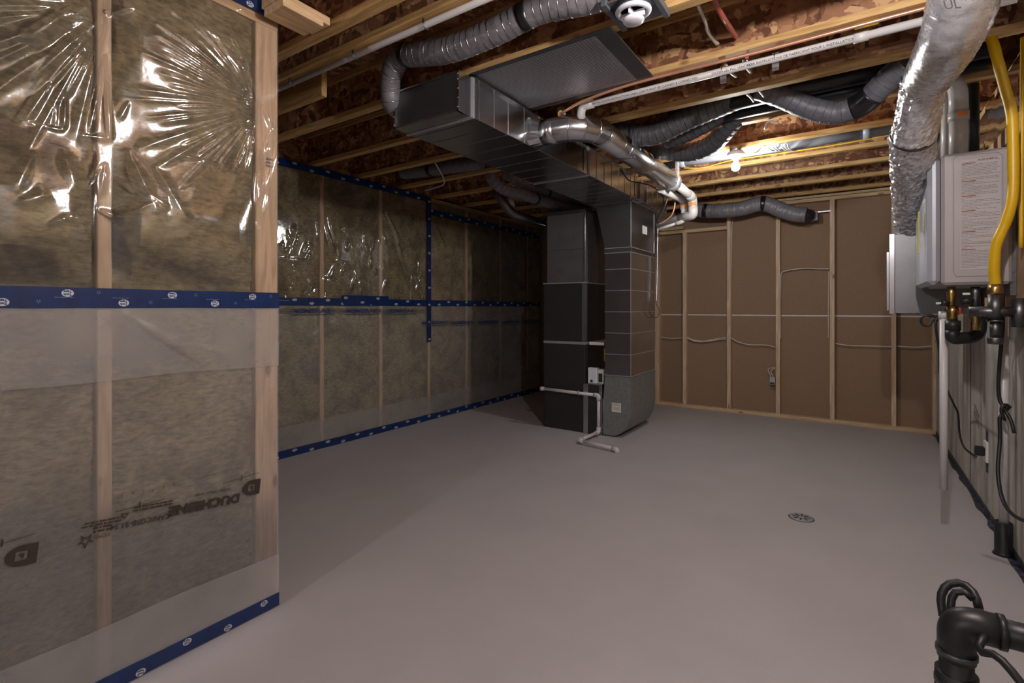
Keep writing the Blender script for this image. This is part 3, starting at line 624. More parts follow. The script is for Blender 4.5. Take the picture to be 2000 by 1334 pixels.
# perforated strap hanger and foil wrap
yh = 3.44
MB().box(xr_+R_,xr_+R_+.002,yh-.012,yh+.012,zr-.0,ZJ+.01).box(xr_-R_-.002,xr_-R_,yh-.012,yh+.012,zr,ZJ+.01).sweep([(xr_+R_*1.02*math.cos(a),yh,zr+R_*1.02*math.sin(a)) for a in np.linspace(-math.pi,0,14)], .003, 6).box(xr_-.16,xr_+.10,yh-.01,yh+.01,zr-R_-.006,zr-R_-.002).build('hanger_strap', 'galv', rd)
MB().sweep([(xr_,4.55,zr),(xr_,4.66,zr)], R_*1.04, 32, prof=lambda d,a: 1+.02*math.sin(a*9)+.015*math.sin(d*200+a*4)).build('foil_wrap', 'foil', rd)
MB().box(xr_+.055,xr_+.075,4.56,4.62,zr,ZJ+.005).build('foil_strap', 'foil', rd)
# ------------------------------------------------------------------ flexible ducts
def hose(name, pts, r, mat, label, cat='flexible duct', pitch=.036, coil=True, group=None, bands=(), amp=.05, wr=.03, seed=0, coilmat='wire_coil', n=24):
    mid = pts[len(pts)//2]; e = empty(name, mid, label, cat, group)
    def prof(d, a):
        s = abs(math.sin(math.pi*d/pitch)); 
        return 1-amp+amp*s**.6 + wr*float(vn(d*34+seed, a*2.2+seed))-.5*wr+ wr*.6*float(vn(d*90+seed, a*4+3))
    MB().sweep(pts, r, n, step=.009, prof=prof).build('sleeve', mat, e)
    P, R = smooth_path(pts, r, .012)
    if coil:
        mb = MB(); d = 0; nxt = pitch/2
        for i in range(1,len(P)-1):
            d += (P[i]-P[i-1]).length
            if d >= nxt:
                nxt += pitch; T = (P[i+1]-P[i-1]).normalized(); a = Vector((0,0,1)) if abs(T.z) < .9 else Vector((1,0,0)); u_ = (a-T*a.dot(T)).normalized(); v_ = T.cross(u_)
                rr = R[i]*(1+amp*.0)
                ring = [P[i]+u_*(rr*math.cos(q))+v_*(rr*math.sin(q)) for q in np.linspace(0,2*math.pi,21)]
                mb.sweep(ring, .0022, 5, cap=False)
        if mb.v: mb.build('wire_coil', coilmat, e)
    tot = [0]
    for i in range(1,len(P)): tot.append(tot[-1]+(P[i]-P[i-1]).length)
    for (f0, wd, bm_) in bands:
        c = f0*tot[-1]; idx = [i for i,t_ in enumerate(tot) if abs(t_-c) <= wd/2+.006]
        if len(idx) > 1: MB().sweep([P[i] for i in idx], [R[i]*1.05 for i in idx], 24).build('tape_band', bm_, e)
    return e
yq = 1.98
hose('flexible_duct', [YP(1185,-12,2.02),YP(1130,2,2.0),YP(1050,20,yq),YP(960,65,yq),YP(875,98,yq),YP(812,106,yq),YP(782,112,2.0),YP(765,145,2.03),YP(762,175,2.06),YP(766,205,2.10),YP(790,225,2.3)],
     [.062,.062,.062,.064,.064,.064,.062,.060,.058,.055,.050], 'flex_light', 'long grey flexible duct from the round ceiling valve to the trunk duct end', bands=((.22,.05,'black_tape'),(.66,.05,'black_tape')), coilmat='galv', pitch=.042, amp=.02, wr=.05)
hose('flexible_duct', [YP(1175,250,3.55),YP(1230,262,3.60),YP(1280,262,3.62),YP(1335,236,3.62),YP(1400,208,3.64),YP(1475,178,3.7)], .078, 'flex_black', 'uppermost of the three black flexible ducts fanning out behind the round metal duct', coil=True, pitch=.05, seed=2, coilmat='rubber', amp=.07)
hose('flexible_duct', [YP(1300,275,3.82),YP(1340,262,3.8),YP(1385,238,3.78),YP(1430,208,3.76),YP(1480,175,3.74)], .060, 'flex_black', 'middle of the three black flexible ducts fanning out behind the round metal duct', pitch=.05, seed=5, coilmat='rubber', amp=.07)
hose('flexible_duct', [YP(1190,268,3.95),YP(1250,285,4.05),YP(1310,296,4.08),YP(1355,296,4.08),YP(1395,278,4.02),YP(1428,240,3.9),YP(1470,190,3.8)], .072, 'flex_black', 'lowest sagging one of the three black flexible ducts behind the round metal duct', pitch=.05, seed=9, coilmat='rubber', amp=.07)
for k,(pts) in enumerate(([(1250,288),(1300,303),(1350,313)],[(1336,262),(1360,248),(1382,240)],[(1378,303),(1410,272),(1445,222)])):
    pass
hose('flexible_duct', [YP(1478,172,3.55),YP(1530,190,3.62),YP(1580,211,3.66),YP(1632,221,3.68),YP(1678,206,3.66),YP(1712,178,3.6),YP(1742,148,3.55),YP(1772,122,3.5)], .068, 'flex_grey', 'dark grey flexible duct sagging in a bow left of the upper foil duct', bands=((.70,.14,'black_tape'),), pitch=.05, seed=11, coilmat='flex_black')
hose('flexible_duct', [YP(1335,408,6.52),YP(1385,412,6.52),YP(1440,409,6.52),YP(1490,398,6.52),YP(1520,408,6.55),YP(1550,418,6.58),YP(1575,420,6.58)], .086, 'flex_light', 'grey flexible duct strapped along the top of the brown back wall', bands=((.20,.05,'black_tape'),(.66,.05,'black_tape')), pitch=.035, seed=15, coilmat='wire_coil', amp=.08, wr=.08)
hd = empty('duct_boot', YP(1578,420,6.62), 'flat black duct outlet fixed near the top of the brown back wall', 'duct')
a_, b_ = YP(1560,420,6.60), YP(1590,420,6.62)
MB().sweep([a_, a_*.5+b_*.5, b_], [.082,.075,.05], 20).build('boot', 'duct_black', hd); boxo('mounting_plate', 'duct_black', hd, b_.x-.05, b_.x+.035, b_.y+.02, YB+.02, b_.z-.06, b_.z+.04, .003)
boxo('bracket', 'galv', hd, b_.x-.05, XB(1622), YB-.012, YB-.006, YP(1600,414,YB).z-.006, YP(1600,414,YB).z+.006)
for k, pts in enumerate(([(955,330,3.95),(963,352,3.95),(985,370,4.05),(1020,380,4.3),(1060,393,4.7),(1100,405,5.05),(1150,412,5.5)], [(985,338,4.3),(1005,350,4.35),(1040,368,4.6),(1080,380,4.95),(1120,390,5.25),(1165,400,5.6)], [(1030,350,4.8),(1065,365,5.0),(1105,382,5.3),(1140,396,5.55),(1175,404,5.8)])):
    hose('flexible_duct', [YP(*p) for p in pts], .056, 'flex_light', ['leftmost grey flexible duct of the bundle above the furnace','grey flexible duct in the middle of the bundle above the furnace','rightmost grey flexible duct of the bundle above the furnace'][k], pitch=.040, seed=20+k, coil=True, coilmat='flex_black', amp=.11, bands=((.45,.03,'black_tape'),))
hose('flexible_duct', [YP(787,338,3.62),YP(830,333,3.62),YP(880,326,3.62),YP(940,318,3.62)], .062, 'flex_light', 'short grey flexible duct tucked between joists left of the trunk duct', bands=((.38,.05,'black_tape'),), pitch=.03, seed=31, coil=True, coilmat='flex_black')
# plain black tubes in the joist bay behind the flexible ducts
tag(MB().sweep([(-1.1,3.64,2.70),(.6,3.64,2.70)], .055, 20).build('black_tube','duct_black'), 'thick black tube lying in the joist bay above the sagging grey duct', 'pipe')
tag(MB().sweep([(-1.0,3.77,2.665),(.6,3.77,2.665)], .040, 20).build('black_tube','duct_black'), 'thinner black tube in the joist bay, just behind the thick one', 'pipe')
gp = empty('drain_pipe', (-.6,4.70,2.664), 'grey plastic drain pipe running along the joists behind the lit bulb', 'pipe')
MB().sweep([(-1.75,4.72,2.665),(.62,4.72,2.665)], .050, 24).build('pipe','pvc_grey',gp)
for x in (-1.35,.05): MB().sweep([(x,4.72,2.665),(x+.06,4.72,2.665)], .055, 24).build('coupling','pvc_grey',gp)
# short metal elbow with sticker
el0 = YP(988,372,4.7); el0.z = ZJ-.002; el0.y = 4.47
se = empty('metal_elbow', YP(1000,400,4.7), 'small metal duct elbow with a white sticker, left of the furnace top', 'duct')
MB().sweep(arc_pts([el0,YP(1000,418,4.7),YP(1062,438,5.05)], .08), .052, 20).build('elbow','galv_dull',se)
q = YP(993,388,4.7); q2 = YP(997,404,4.7); MB().sweep([q,q2], .0535, 20).build('sticker','paper_white',se)
q = YP(1022,431,4.9); MB().sweep([YP(1020,427,4.9), YP(1066,441,4.9)], .006, 8).build('edge_seam','galv_bright',se)
# ------------------------------------------------------------------ foil duct at the right
fd = empty('foil_duct', YP(1790,200,3.6), 'large crinkled silver foil duct hanging down in the upper right', 'flexible duct')
def foil(pts, r, seed, step=.008, k=1.0):
    rg = random.Random(seed)
    def prof(d,a): return 1+k*(.05*(float(vn(d*60+seed, a*4.1))-.5)+.06*(float(vn(d*30+seed, a*7+seed))-.5)+(.030*(rg.random()-.5) if k > 1 else .008*math.sin(d*260+2*float(vn(a*2,d*9)))))
    m_ = MB().sweep(pts, r, 44, step=step, prof=prof)
    if k > 1: m_.sm = [False]*len(m_.sm)
    return m_
foil([YP(1905,-150,2.30),YP(1893,-60,2.33),YP(1881,0,2.42),YP(1862,60,2.55),YP(1838,110,2.78),YP(1812,150,3.0)], [.104,.106,.108,.105,.104,.097], 1, .008, .7).build('duct_run','foil',fd)
foil([YP(1813,146,3.0),YP(1800,185,3.12),YP(1793,225,3.22),YP(1783,268,3.32)], [.098,.090,.092,.098], 7, .009, 1.5).build('duct_run','foil',fd)
foil([YP(1783,262,3.34),YP(1782,300,3.5),YP(1783,345,3.8),YP(1780,400,4.2),YP(1776,462,4.6)], [.100,.098,.104,.098,.09], 13, .010, 2.0).build('duct_run','foil',fd)
for u_,v_,y_ in ((1813,149,3.0),(1783,265,3.33)):
    a_ = YP(u_,v_,y_); q = (YP(u_-8,v_+16,y_+.05)-a_).normalized(); MB().sweep([a_-q*.012,a_+q*.012], .101, 40).build('draw_band','black_tape' if v_<200 else 'galv_dull',fd)
pb = YP(1868,10,2.24)
for k,(du,dv,s,tx) in enumerate(((0,0,.045,'UL'),)):
    tp_ = YP(1860+du,12+dv,2.20+.004*dv); dirc = (tp_-Vector((0,0,H))).normalized(); text(tx, s, 'ink_black', fd, tp_-Vector((.01,.075,.03))*1.0, (CS,SN,0.1), (-.15,.1,1))
# galvanised air box below it
ab = empty('air_box', YP(1790,540,4.45), 'galvanised metal box behind the wall heater, fed from above by the foil duct', 'box')
q0, q1 = YP(1747,458,4.40), YP(1747,612,4.40)
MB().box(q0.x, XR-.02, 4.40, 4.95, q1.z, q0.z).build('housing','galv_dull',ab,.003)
MB().box(q0.x-.03, q0.x+.001, 4.39, 4.44, q1.z-.004, q0.z+.004).box(q0.x-.045,q0.x-.03,4.40,4.43,q1.z+.02,q0.z-.12).build('door_edge','galv_bright',ab,.002)
MB().lathe((YP(1776,450,4.6).x,4.62,q0.z), [(.098,0),(.098,.03),(.094,.032),(.094,.05)], 28).build('collar','galv_bright',ab)
# ------------------------------------------------------------------ tankless heater
HX, HY = YP(1833,430,3.54).x, 3.54
ht = empty('water_heater', (.53,3.9,1.43), 'grey wall-hung water heater with a warning sheet on its side', 'heater')
zt, zb = YP(1833,303,HY).z, YP(1833,557,HY).z
MB().box(HX+.012, XR-.035, HY, 4.22, zb, zt).build('case','heater_grey',ht,.014,label='grey side casing')
MB().box(HX-.045, HX+.010, HY+.012, 4.20, zb+.004, zt-.006).build('front_cover','heater_side',ht,.02,label='bluish grey front cover')
MB().box(XR-.04,XR-.012,HY+.03,4.18,zb-.06,zt+.04).build('wall_bracket','steel_dark',ht,.002)
def ypl(u,v,Y=HY-.0015): return YP(u,v,Y)
lp = [ypl(1866,310),ypl(1962,296),ypl(1960,545),ypl(1864,536)]
mb = MB()
rim = [ypl(1862,312),ypl(1868,304),ypl(1950,297),ypl(1958,303),ypl(1958,530),ypl(1952,538),ypl(1868,540),ypl(1862,532)]
mb.sweep(rim+[rim[0]], .0022, 6, cap=False); mb.build('recess_rim','heater_grey',ht)
x0, x1 = ypl(1876,400).x, ypl(1956,400).x; z1_, z0_ = ypl(1876,314).z, ypl(1876,527).z
boxo('warning_sheet','label_grey',ht,x0,x1,HY-.0022,HY,z0_,z1_,0,'grey printed warning sheet')
mb = MB(); mr_ = MB(); z = z1_-.012; k = 0
while z < z1_+.0 and z > z0_+.01:
    k += 1; red = k in (2,14,24,34,48,60)
    if red: mr_.box(x0+.004,x0+.004+.055,HY-.003,HY-.0021,z-.0022,z+.0022); 
    elif k == 56: mb.box(x0+.002,x1-.002,HY-.003,HY-.0021,z-.0015,z+.0015)
    else:
        x = x0+.004
        while x < x1-.02:
            w_ = random.uniform(.004,.022); mb.box(x,min(x+w_,x1-.004),HY-.0028,HY-.0021,z-.0011,z+.0011); x += w_+.0025
            if random.random() < .05: break
    z -= .0078
o_ = mb.build('print','ink_grey',ht); o_['kind'] = 'stuff'; mr_.build('print_heading','ink_red',ht)['kind'] = 'stuff'
bars(1, (x1-x0)*.5, .007, 'ink_red', ht, (x0*.5+x1*.5+.03, HY-.0032, z1_-.006), (1,0,0), (0,0,1))
sx = HX-.0465
boxo('rating_plate','paper_white',ht,sx,sx+.002,3.66,3.78,1.73,1.93)
for i in range(14): boxo('print_line','ink_grey',ht,sx-.0008,sx,3.67,3.77,1.74+.013*i,1.744+.013*i)
mb = MB().box(sx-.004,sx,3.86,3.90,1.76,1.93); 
tgp = YP(1797,470,3.95)
tg = tag(MB().box(HX-.075,HX-.070,3.66,3.70,1.62,1.86).build('tag','tag_yellow',None,.001), 'narrow yellow tag hanging at the front edge of the wall heater', 'tag')
# flue and pipes on top of the heater
vp = empty('vent_pipe', YP(1872,250,3.75), 'white plastic vent pipe with an orange printed collar standing on the wall heater', 'pipe')
a_ = YP(1872,290,3.78); MB().sweep([(a_.x,3.78,zt-.005),(a_.x,3.78,YP(1872,214,3.78).z)], .042, 28).build('pipe','pvc_white',vp)
MB().sweep([(a_.x,3.78,zt-.0),(a_.x,3.78,zt+.02)], .046, 28).build('gasket','rubber',vp)
zc_ = YP(1872,230,3.78).z; MB().sweep([(a_.x,3.78,zc_-.02),(a_.x,3.78,zc_+.03)], .047, 28).build('coupling','pvc_white',vp)
MB().sweep(arc_pts([(a_.x,3.78,zc_+.02),(a_.x,3.78,zc_+.20),(a_.x-.12,3.85,zc_+.32)],.08), .043, 28).build('elbow','pvc_white',vp)
MB().box(a_.x-.01,a_.x+.032,3.78-.0485,3.78-.046,zc_-.005,zc_+.018).build('printed_label','orange_label',vp)
tag(MB().sweep([(YP(1851,290,3.95).x,3.95,zt-.01),(YP(1851,290,3.95).x,3.95,ZJ-.03)], .030, 24).build('pipe','pvc_white'), 'slimmer white plastic pipe rising behind the heater vent pipe', 'pipe')
tag(MB().sweep([(YP(1836,270,4.1).x,4.1,zt-.02),(YP(1836,270,4.1).x,4.1,2.56)], .042, 24).build('vent_pipe','galv_bright'), 'bright galvanised vent pipe beside the white one on the wall heater', 'pipe')
tag(MB().sweep([(YP(1900,270,3.9).x,3.9,zt-.02),(YP(1900,270,3.9).x,3.9,2.6)], .030, 20).build('pipe','abs_black'), 'black upright pipe behind the wall heater, right of the white vent', 'pipe')
# gas line
gl = empty('gas_line', YP(1978,300,3.3), 'thick yellow coated gas hose hanging down past the wall heater', 'hose')
gpts = [YP(1912,-5,3.35),YP(1928,48,3.33),YP(1945,105,3.3),YP(1962,170,3.3),YP(1976,225,3.3),YP(1979,300,3.3),YP(1978,380,3.3),YP(1966,430,3.32),YP(1947,475,3.34),YP(1942,520,3.36),YP(1944,557,3.38)]
MB().sweep(gpts, .0215, 20, step=.012, prof=lambda d,a: 1+.03*math.sin(d*2*math.pi/.014)).build('sleeve','gas_yellow',gl)
e_ = gpts[-1]
MB().lathe(e_-Vector((0,0,.045)), [(.030,0),(.032,.01),(.030,.03),(.026,.05)], 6).build('flare_nut','brass',gl)
q = e_-Vector((0,0,.045))
MB().sweep([q, q-Vector((0,0,.13))], .029, 20).sweep([q-Vector((-.09,0,.085)), q-Vector((.10,0,.085))], .025, 18).sweep([q-Vector((0,0,.125)),q-Vector((0,0,.135))], .034, 20).build('tee','steel_dark',gl)
MB().sweep([q-Vector((0,0,.13)), q-Vector((0,0,.215))], .021, 18).build('nipple','steel_dark',gl)
MB().lathe(q-Vector((0,0,.245)), [(.028,0),(.031,.008),(.031,.03),(.029,.034)], 16).build('cap','steel_dark',gl)
MB().sweep([q-Vector((-.085,0,.02)), q-Vector((-.085,0,.16))], .030, 16).build('shutoff_body','steel_dark',gl)
tag(MB().sweep([(XR-.035,3.35,2.6),(XR-.035,3.38,1.6)], .009, 8, step=.05).build('gas_hose','gas_yellow'), 'thin yellow line running down the wall beside the thick gas hose', 'hose')
# valves under the heater
vs_ = empty('service_valves', YP(1870,590,3.62), 'brass service valves and black insulated pipe bend hanging under the wall heater', 'valve')
for (uu,vv0,vv1,r_,mt,nm) in ((1858,560,600,.018,'brass','valve_stem'),(1860,598,628,.024,'brass','valve_body'),(1905,560,598,.020,'steel_dark','valve_stem'),(1905,598,645,.022,'brass','valve_body')):
    MB().sweep([YP(uu,vv0,3.62),YP(uu,(vv0*2+vv1)/3,3.62),YP(uu,(vv0+2*vv1)/3,3.62),YP(uu,vv1,3.62)], [r_,r_*1.15,r_*.9,r_], 14).build(nm,mt,vs_)
MB().sweep([YP(1861,626,3.62),YP(1861,645,3.62)], .034, 20).build('insulation','rubber',vs_)
MB().sweep(arc_pts([YP(1860,645,3.62),YP(1860,662,3.62),YP(1912,658,3.66),YP(1913,600,3.68)],.05), .032, 20).build('insulation','rubber',vs_)
MB().sweep([YP(1838,591,3.60),YP(1852,592,3.62)], .018, 12).build('handle','rubber',vs_); MB().sweep([YP(1828,593,3.6),YP(1838,592,3.6)], .006, 8).build('handle_tip','valve_white',vs_)
MB().box(*sorted((YP(1868,600,3.64).x,YP(1877,600,3.64).x)),3.62,3.66,YP(1868,614,3.64).z,YP(1868,600,3.64).z).build('lever','lever_red',vs_,.003)
MB().box(*sorted((YP(1912,600,3.60).x,YP(1920,600,3.60).x)),3.60,3.64,YP(1912,614,3.62).z,YP(1912,598,3.62).z).build('lever','lever_blue',vs_,.003)
MB().sweep([YP(1876,590,3.60),YP(1888,587,3.60),YP(1900,590,3.60)], .018, 12).build('handle','rubber',vs_)
boxo('label','paper_white',vs_,YP(1880,574,3.6).x,YP(1895,574,3.6).x,3.60,3.602,YP(1880,576,3.6).z,YP(1880,572,3.6).z)
# white pipe hanging under heater
hp = empty('relief_pipe', YP(1843,700,3.7), 'white plastic pipe hanging open above the floor under the wall heater', 'pipe')
MB().sweep([YP(1843,955,3.7),YP(1843,612,3.7)], .0185, 20).build('pipe','pvc_white',hp)
MB().sweep([YP(1843,622,3.7),YP(1843,608,3.7)], .024, 20).build('coupling','pvc_white',hp)
# pipe in black sleeve by the wall
wp = empty('wall_pipe', (.655,3.68,0), 'white plastic pipe rising along the concrete wall out of a black floor sleeve', 'pipe')
MB().sweep([(.652,3.68,.10),(.652,3.68,1.29)], .021, 20).build('pipe','pvc_white',wp)
MB().lathe((.652,3.68,0), [(.046,0),(.040,.012),(.037,.02),(.037,.17),(.034,.175),(.030,.17)], 24).build('sleeve','abs_black',wp)
# black cables
def cable(pts, r, mat, label, name='cable', cat='cable', n=8, step=.015, group=None):
    return tag(MB().sweep(pts, r, n, step=step).build(name, mat), label, cat, group)
cable([YP(1958,575,3.5),YP(1958,640,3.55),YP(1953,700,3.58),YP(1950,755,3.6),YP(1954,785,3.6),YP(1968,800,3.58),YP(1972,795,3.58),YP(1960,790,3.56),YP(1956,806,3.56),YP(1963,822,3.56),YP(1953,812,3.56),YP(1953,860,3.55),YP(1949,915,3.5),YP(1953,955,3.45),YP(1964,988,3.35),YP(1985,1010,3.2),YP(2020,1024,3.05)], .0085, 'rubber', 'black power cord knotted against the wall pipe, sagging out of frame', n=10)
cable([YP(1962,800,3.56),YP(1974,820,3.54),YP(1981,846,3.52)], .008, 'rubber', 'short black cord end sticking out of the knot on the wall pipe')
cable([YP(1850,600,3.8),YP(1838,618,3.85),YP(1815,616,3.85),YP(1800,620,3.85),YP(1801,634,3.85),YP(1815,636,3.85),YP(1826,622,3.85),YP(1829,650,3.85),YP(1835,690,3.9),YP(1836,730,4.0),YP(1850,762,4.6),YP(1862,788,4.85),YP(1871,808,4.9),YP(1874,845,4.9),YP(1882,872,4.85),YP(1900,888,4.75),YP(1913,892,4.65),YP(1919,885,4.6)], .0065, 'rubber', 'black power cord looped below the metal box and plugged in on the concrete wall', n=10)
cable([YP(1790,612,4.0),YP(1808,617,3.95),YP(1830,622,3.9),YP(1826,636,3.88)], .004, 'rubber', 'thin black cable tie tail beside the looped cord under the metal box')
ot = empty('wall_outlet', XP(1930,882,XR), 'white wall outlet with a black plug on the concrete wall', 'outlet')
p = XP(1929,882,XR); boxo('cover_plate','paper_white',ot,XR-.014,XR,p.y-.045,p.y+.045,p.z-.065,p.z+.065,.004)
boxo('sealant_pad','sealant',ot,XR-.004,XR+.0,p.y-.02,p.y+.03,p.z-.13,p.z+.13)
q = XP(1921,879,XR-.03); MB().box(XR-.062,XR-.014,p.y-.018,p.y+.02,p.z-.03,p.z+.028).build('plug','rubber',ot,.006)
# ------------------------------------------------------------------ furnace
FY = 4.80
fu = empty('furnace', (-2.6,5.1,0), 'tall dark furnace cabinet standing on the floor', 'furnace')
fx0, fx1 = YP(1062,700,FY).x, YP(1142,700,FY).x; fyb = FY+.62
zA = YP(1100,669,FY).z; zB = YP(1100,553,FY).z; zC = YP(1100,414,FY).z
boxo('lower_cabinet','cabinet_dark',fu,fx0,fx1,FY,fyb,0,zA-.012,.004)
boxo('middle_cabinet','cabinet_dark',fu,fx0,fx1,FY,fyb,zA+.012,zB-.006,.004)
boxo('upper_plenum','cabinet_trim',fu,fx0+.035,fx1-.003,FY+.012,fyb,zB+.006,zC-.02,.004,'slightly narrower grey metal plenum')
boxo('band','galv_seam_glint',fu,fx0-.003,fx1+.003,FY-.004,fyb,zA-.014,zA+.014,.002)
boxo('flange','galv_seam_glint',fu,fx0-.008,fx1+.006,FY-.006,fyb,zB-.007,zB+.007,.002)
boxo('corner_trim','cabinet_trim',fu,fx1-.002,fx1+.002,FY-.003,FY+.05,zA+.02,zB-.01); boxo('corner_trim','cabinet_trim',fu,fx1-.03,fx1+.001,FY-.004,FY,zA+.014,zB-.008)
boxo('corner_seam','galv_bright',fu,fx1-.012,fx1+.004,FY+.004,FY+.018,zB+.008,zC-.02,.002)
boxo('top_frame','galv_dull',fu,fx0+.0,fx1+.02,FY-.03,fyb,zC-.022,zC+.004,.003)
boxo('panel_seam','galv_dull',fu,fx0+.04,fx1-.02,FY+.010,FY+.0125,YP(1100,488,FY).z-.001,YP(1100,488,FY).z+.002)
for uu in (1068,1105): 
    p = YP(uu,748,FY); MB().lathe((p.x,FY-.0002,p.z), [(.005,0),(.004,-.003)], 10, (0,1,0)).build('screw','galv_bright',fu)
p = YP(1064,826,FY); MB().lathe((p.x+.01,FY-.0002,p.z), [(.006,0),(.004,-.003)], 10, (0,1,0)).build('screw','galv_bright',fu)
# filter rack
bx0 = YP(1176,800,FY).x; zf = YP(1160,752,FY).z
boxo('filter_rack','cabinet_dark',fu,fx1+.002,bx0,FY-.012,fyb-.05,0,zf,.003)
boxo('rack_edge','galv',fu,fx1-.008,fx1+.045,FY-.018,FY-.011,0,zf+.01,.002); boxo('rack_edge','galv',fu,bx0-.03,bx0+.004,FY-.016,FY-.010,0,zf,.002); boxo('rack_top','galv',fu,fx1,bx0,FY-.014,fyb-.05,zf,zf+.01,.002)
boxo('cover_strap','paper_white',fu,fx1+.03,bx0+.0,FY+.05,FY+.055,zA-.015,zA+.015)
# white control on the rack
wc = empty('control_box', (-2.25,FY+.05,zf+.01), 'small white control box standing beside the furnace on the filter rack', 'box')
ca, cb = YP(1149,735,FY+.03).x, YP(1166,735,FY+.03).x
boxo('housing','valve_white',wc,ca,cb,FY+.02,FY+.09,zf+.012,zf+.175,.004); boxo('display','ink_black',wc,ca+.03,ca+.055,FY+.018,FY+.021,zf+.022,zf+.05)
boxo('rear_housing','paper_white',wc,cb+.002,bx0-.005,FY+.04,FY+.12,zf+.012,zf+.16,.003); boxo('dark_window','ink_black',wc,cb+.012,bx0-.015,FY+.037,FY+.041,zf+.03,zf+.12)
tag(boxo('label_card','tag_yellow',None,bx0-.06,bx0+.0,FY+.18,FY+.183,YP(1175,705,FY+.18).z,YP(1175,680,FY+.18).z), 'dull yellow card behind the white control box beside the furnace', 'card')
# ------------------------------------------------------------------ return drop
rdp = empty('return_duct', (-2.0,5.1,0), 'tall narrow galvanised duct beside the furnace with a curved boot at the floor', 'duct')
cx0, cx1 = YP(1181.5,600,FY).x, YP(1232,600,FY).x; cyb = XP(1279,600,cx1).y
z1p = YP(1207,484,FY).z; ztop = TZ0+.002
tx0 = YP(1163,405,FY).x
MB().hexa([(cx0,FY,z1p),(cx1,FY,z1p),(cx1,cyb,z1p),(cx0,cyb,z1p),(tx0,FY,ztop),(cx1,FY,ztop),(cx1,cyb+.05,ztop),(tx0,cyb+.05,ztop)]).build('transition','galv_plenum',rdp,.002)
zbt = YP(1207,734,FY).z; nsec = 6
for k in range(nsec):
    a0 = zbt+(z1p-zbt)*k/nsec; a1 = zbt+(z1p-zbt)*(k+1)/nsec
    sct = MB().box(cx0,cx1,FY,cyb,a0+.001,a1-.001).build('duct_section','galv',rdp,.0015)
    if k: MB().box(cx0-.001,cx1+.002,FY-.002,cyb,a0-.003,a0+.003).build('cross_bead','galv_seam_glint',sct)
for z in (z1p-.0, z1p-.05, zbt): MB().box(cx0-.006,cx1+.006,FY-.006,cyb+.004,z-.004,z+.004).build('drive_cleat','galv_seam_glint',rdp,.001)
MB().box(cx0-.004,cx1+.004,FY-.004,cyb+.002,z1p-.05,z1p).build('collar','galv_dull',rdp,.001)
MB().box(cx1-.002,cx1+.006,FY-.006,FY+.004,z1p,ztop).box(cx1-.002,cx1+.003,FY-.004,FY+.003,zbt,z1p).build('corner_bead','galv_seam_glint',rdp)
MB().box(tx0-.02,cx1+.02,FY-.016,cyb+.07,ztop-.012,ztop).build('top_flange','galv_bright',rdp,.002)
boxo('seam_strip','galv_bright',rdp,cx1,cx1+.004,cyb-.03,cyb-.02,z1p,ztop-.02)
# boot with rounded heel: side profile in Y-Z at the back, curve under the right side
n = 12; zz = zbt-.006; prof_ = []
ex = cx1+.0; rad = .30
pl = [(cx0-.02, .012), ]
for k in range(n+1):
    a = -math.pi/2+ (math.pi/2)*k/n; pl.append((cx1-.20+.20*math.cos(a), .012+rad+rad*math.sin(a)))
pl += [(cx1, zz), (cx0-.0, zz), (cx0-.02, zz-.25)]
vs = [(x,FY,z) for x,z in pl]+[(x,cyb+.015,z) for x,z in pl]; m_ = len(pl)
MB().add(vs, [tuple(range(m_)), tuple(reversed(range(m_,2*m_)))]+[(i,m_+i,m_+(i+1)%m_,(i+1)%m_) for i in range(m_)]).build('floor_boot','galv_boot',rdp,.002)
boxo('boot_seam','galv_bright',rdp,cx0-.024,cx0-.012,FY-.004,FY+.002,.012,zz-.24)
def sticker(par, u0,v0,u1,v1,Y, nm='sticker'):
    a = YP(u0,v0,Y); b3 = YP(u1,v1,Y); s_ = boxo(nm,'paper_white',par,a.x,b3.x,Y-.002,Y-.0005,b3.z,a.z)
    mb = MB(); k = 0; z = a.z-.008
    while z > b3.z+.006:
        if k % 5 != 3: mb.box(a.x+.005,b3.x-.005-(.02 if k%3==0 else 0),Y-.0028,Y-.002,z-.0012,z+.0012)
        z -= .009; k += 1
    mb.build('print','ink_grey',s_); return s_
sticker(rdp,1195,786,1213,806,FY-.001)
a = XP(1255,440,cx1+.0015); b3 = XP(1264,459,cx1+.0015); boxo('sticker','paper_white',rdp,cx1+.0006,cx1+.0022,a.y,b3.y,b3.z,a.z)
# trunk takeoff fins beside the drop
for uu in (1250,1263):
    p = XP(uu,360,TX1+.01); MB().box(TX1+.001,TX1+.02,p.y-.012,p.y+.012,TZ0+.01,TZ1-.04).build('standing_seam','galv_bright',td,.002)
# dark shadowed floor gap under boot = real gap
# ------------------------------------------------------------------ thin cable / wires by the drop
yc = cyb+.02; xw = cx1+.03
def wire(pts, label, r=.0035, mat='ink_black', group=None): return cable(pts, r, mat, label, 'wire', 'wire', 6, .02, group)
wp_ = [XP(1284,440,xw),XP(1282,500,xw),XP(1281,560,xw),XP(1281,590,xw),XP(1287,605,xw),XP(1285,618,xw),XP(1276,620,xw),XP(1268,608,xw),XP(1270,590,xw),XP(1273,540,xw),XP(1276,480,xw),XP(1280,445,xw)]
wire(wp_, 'thin dark control wires tied in a hanging loop beside the return duct')
wire([XP(1285,440,xw+.01),XP(1284,500,xw+.01),XP(1283,560,xw+.01),XP(1282,590,xw+.01)], 'pale conduit beside the looped control wires on the return duct', .006, 'galv')
wire([XP(1212,330,-1.62),XP(1228,352,-1.62),XP(1250,357,-1.6),XP(1275,365,-1.6),XP(1295,385,-1.62),XP(1293,408,-1.66),XP(1284,425,-1.75),XP(1283,440,xw)], 'dark wires drooping under the round duct down to the return duct', .006)
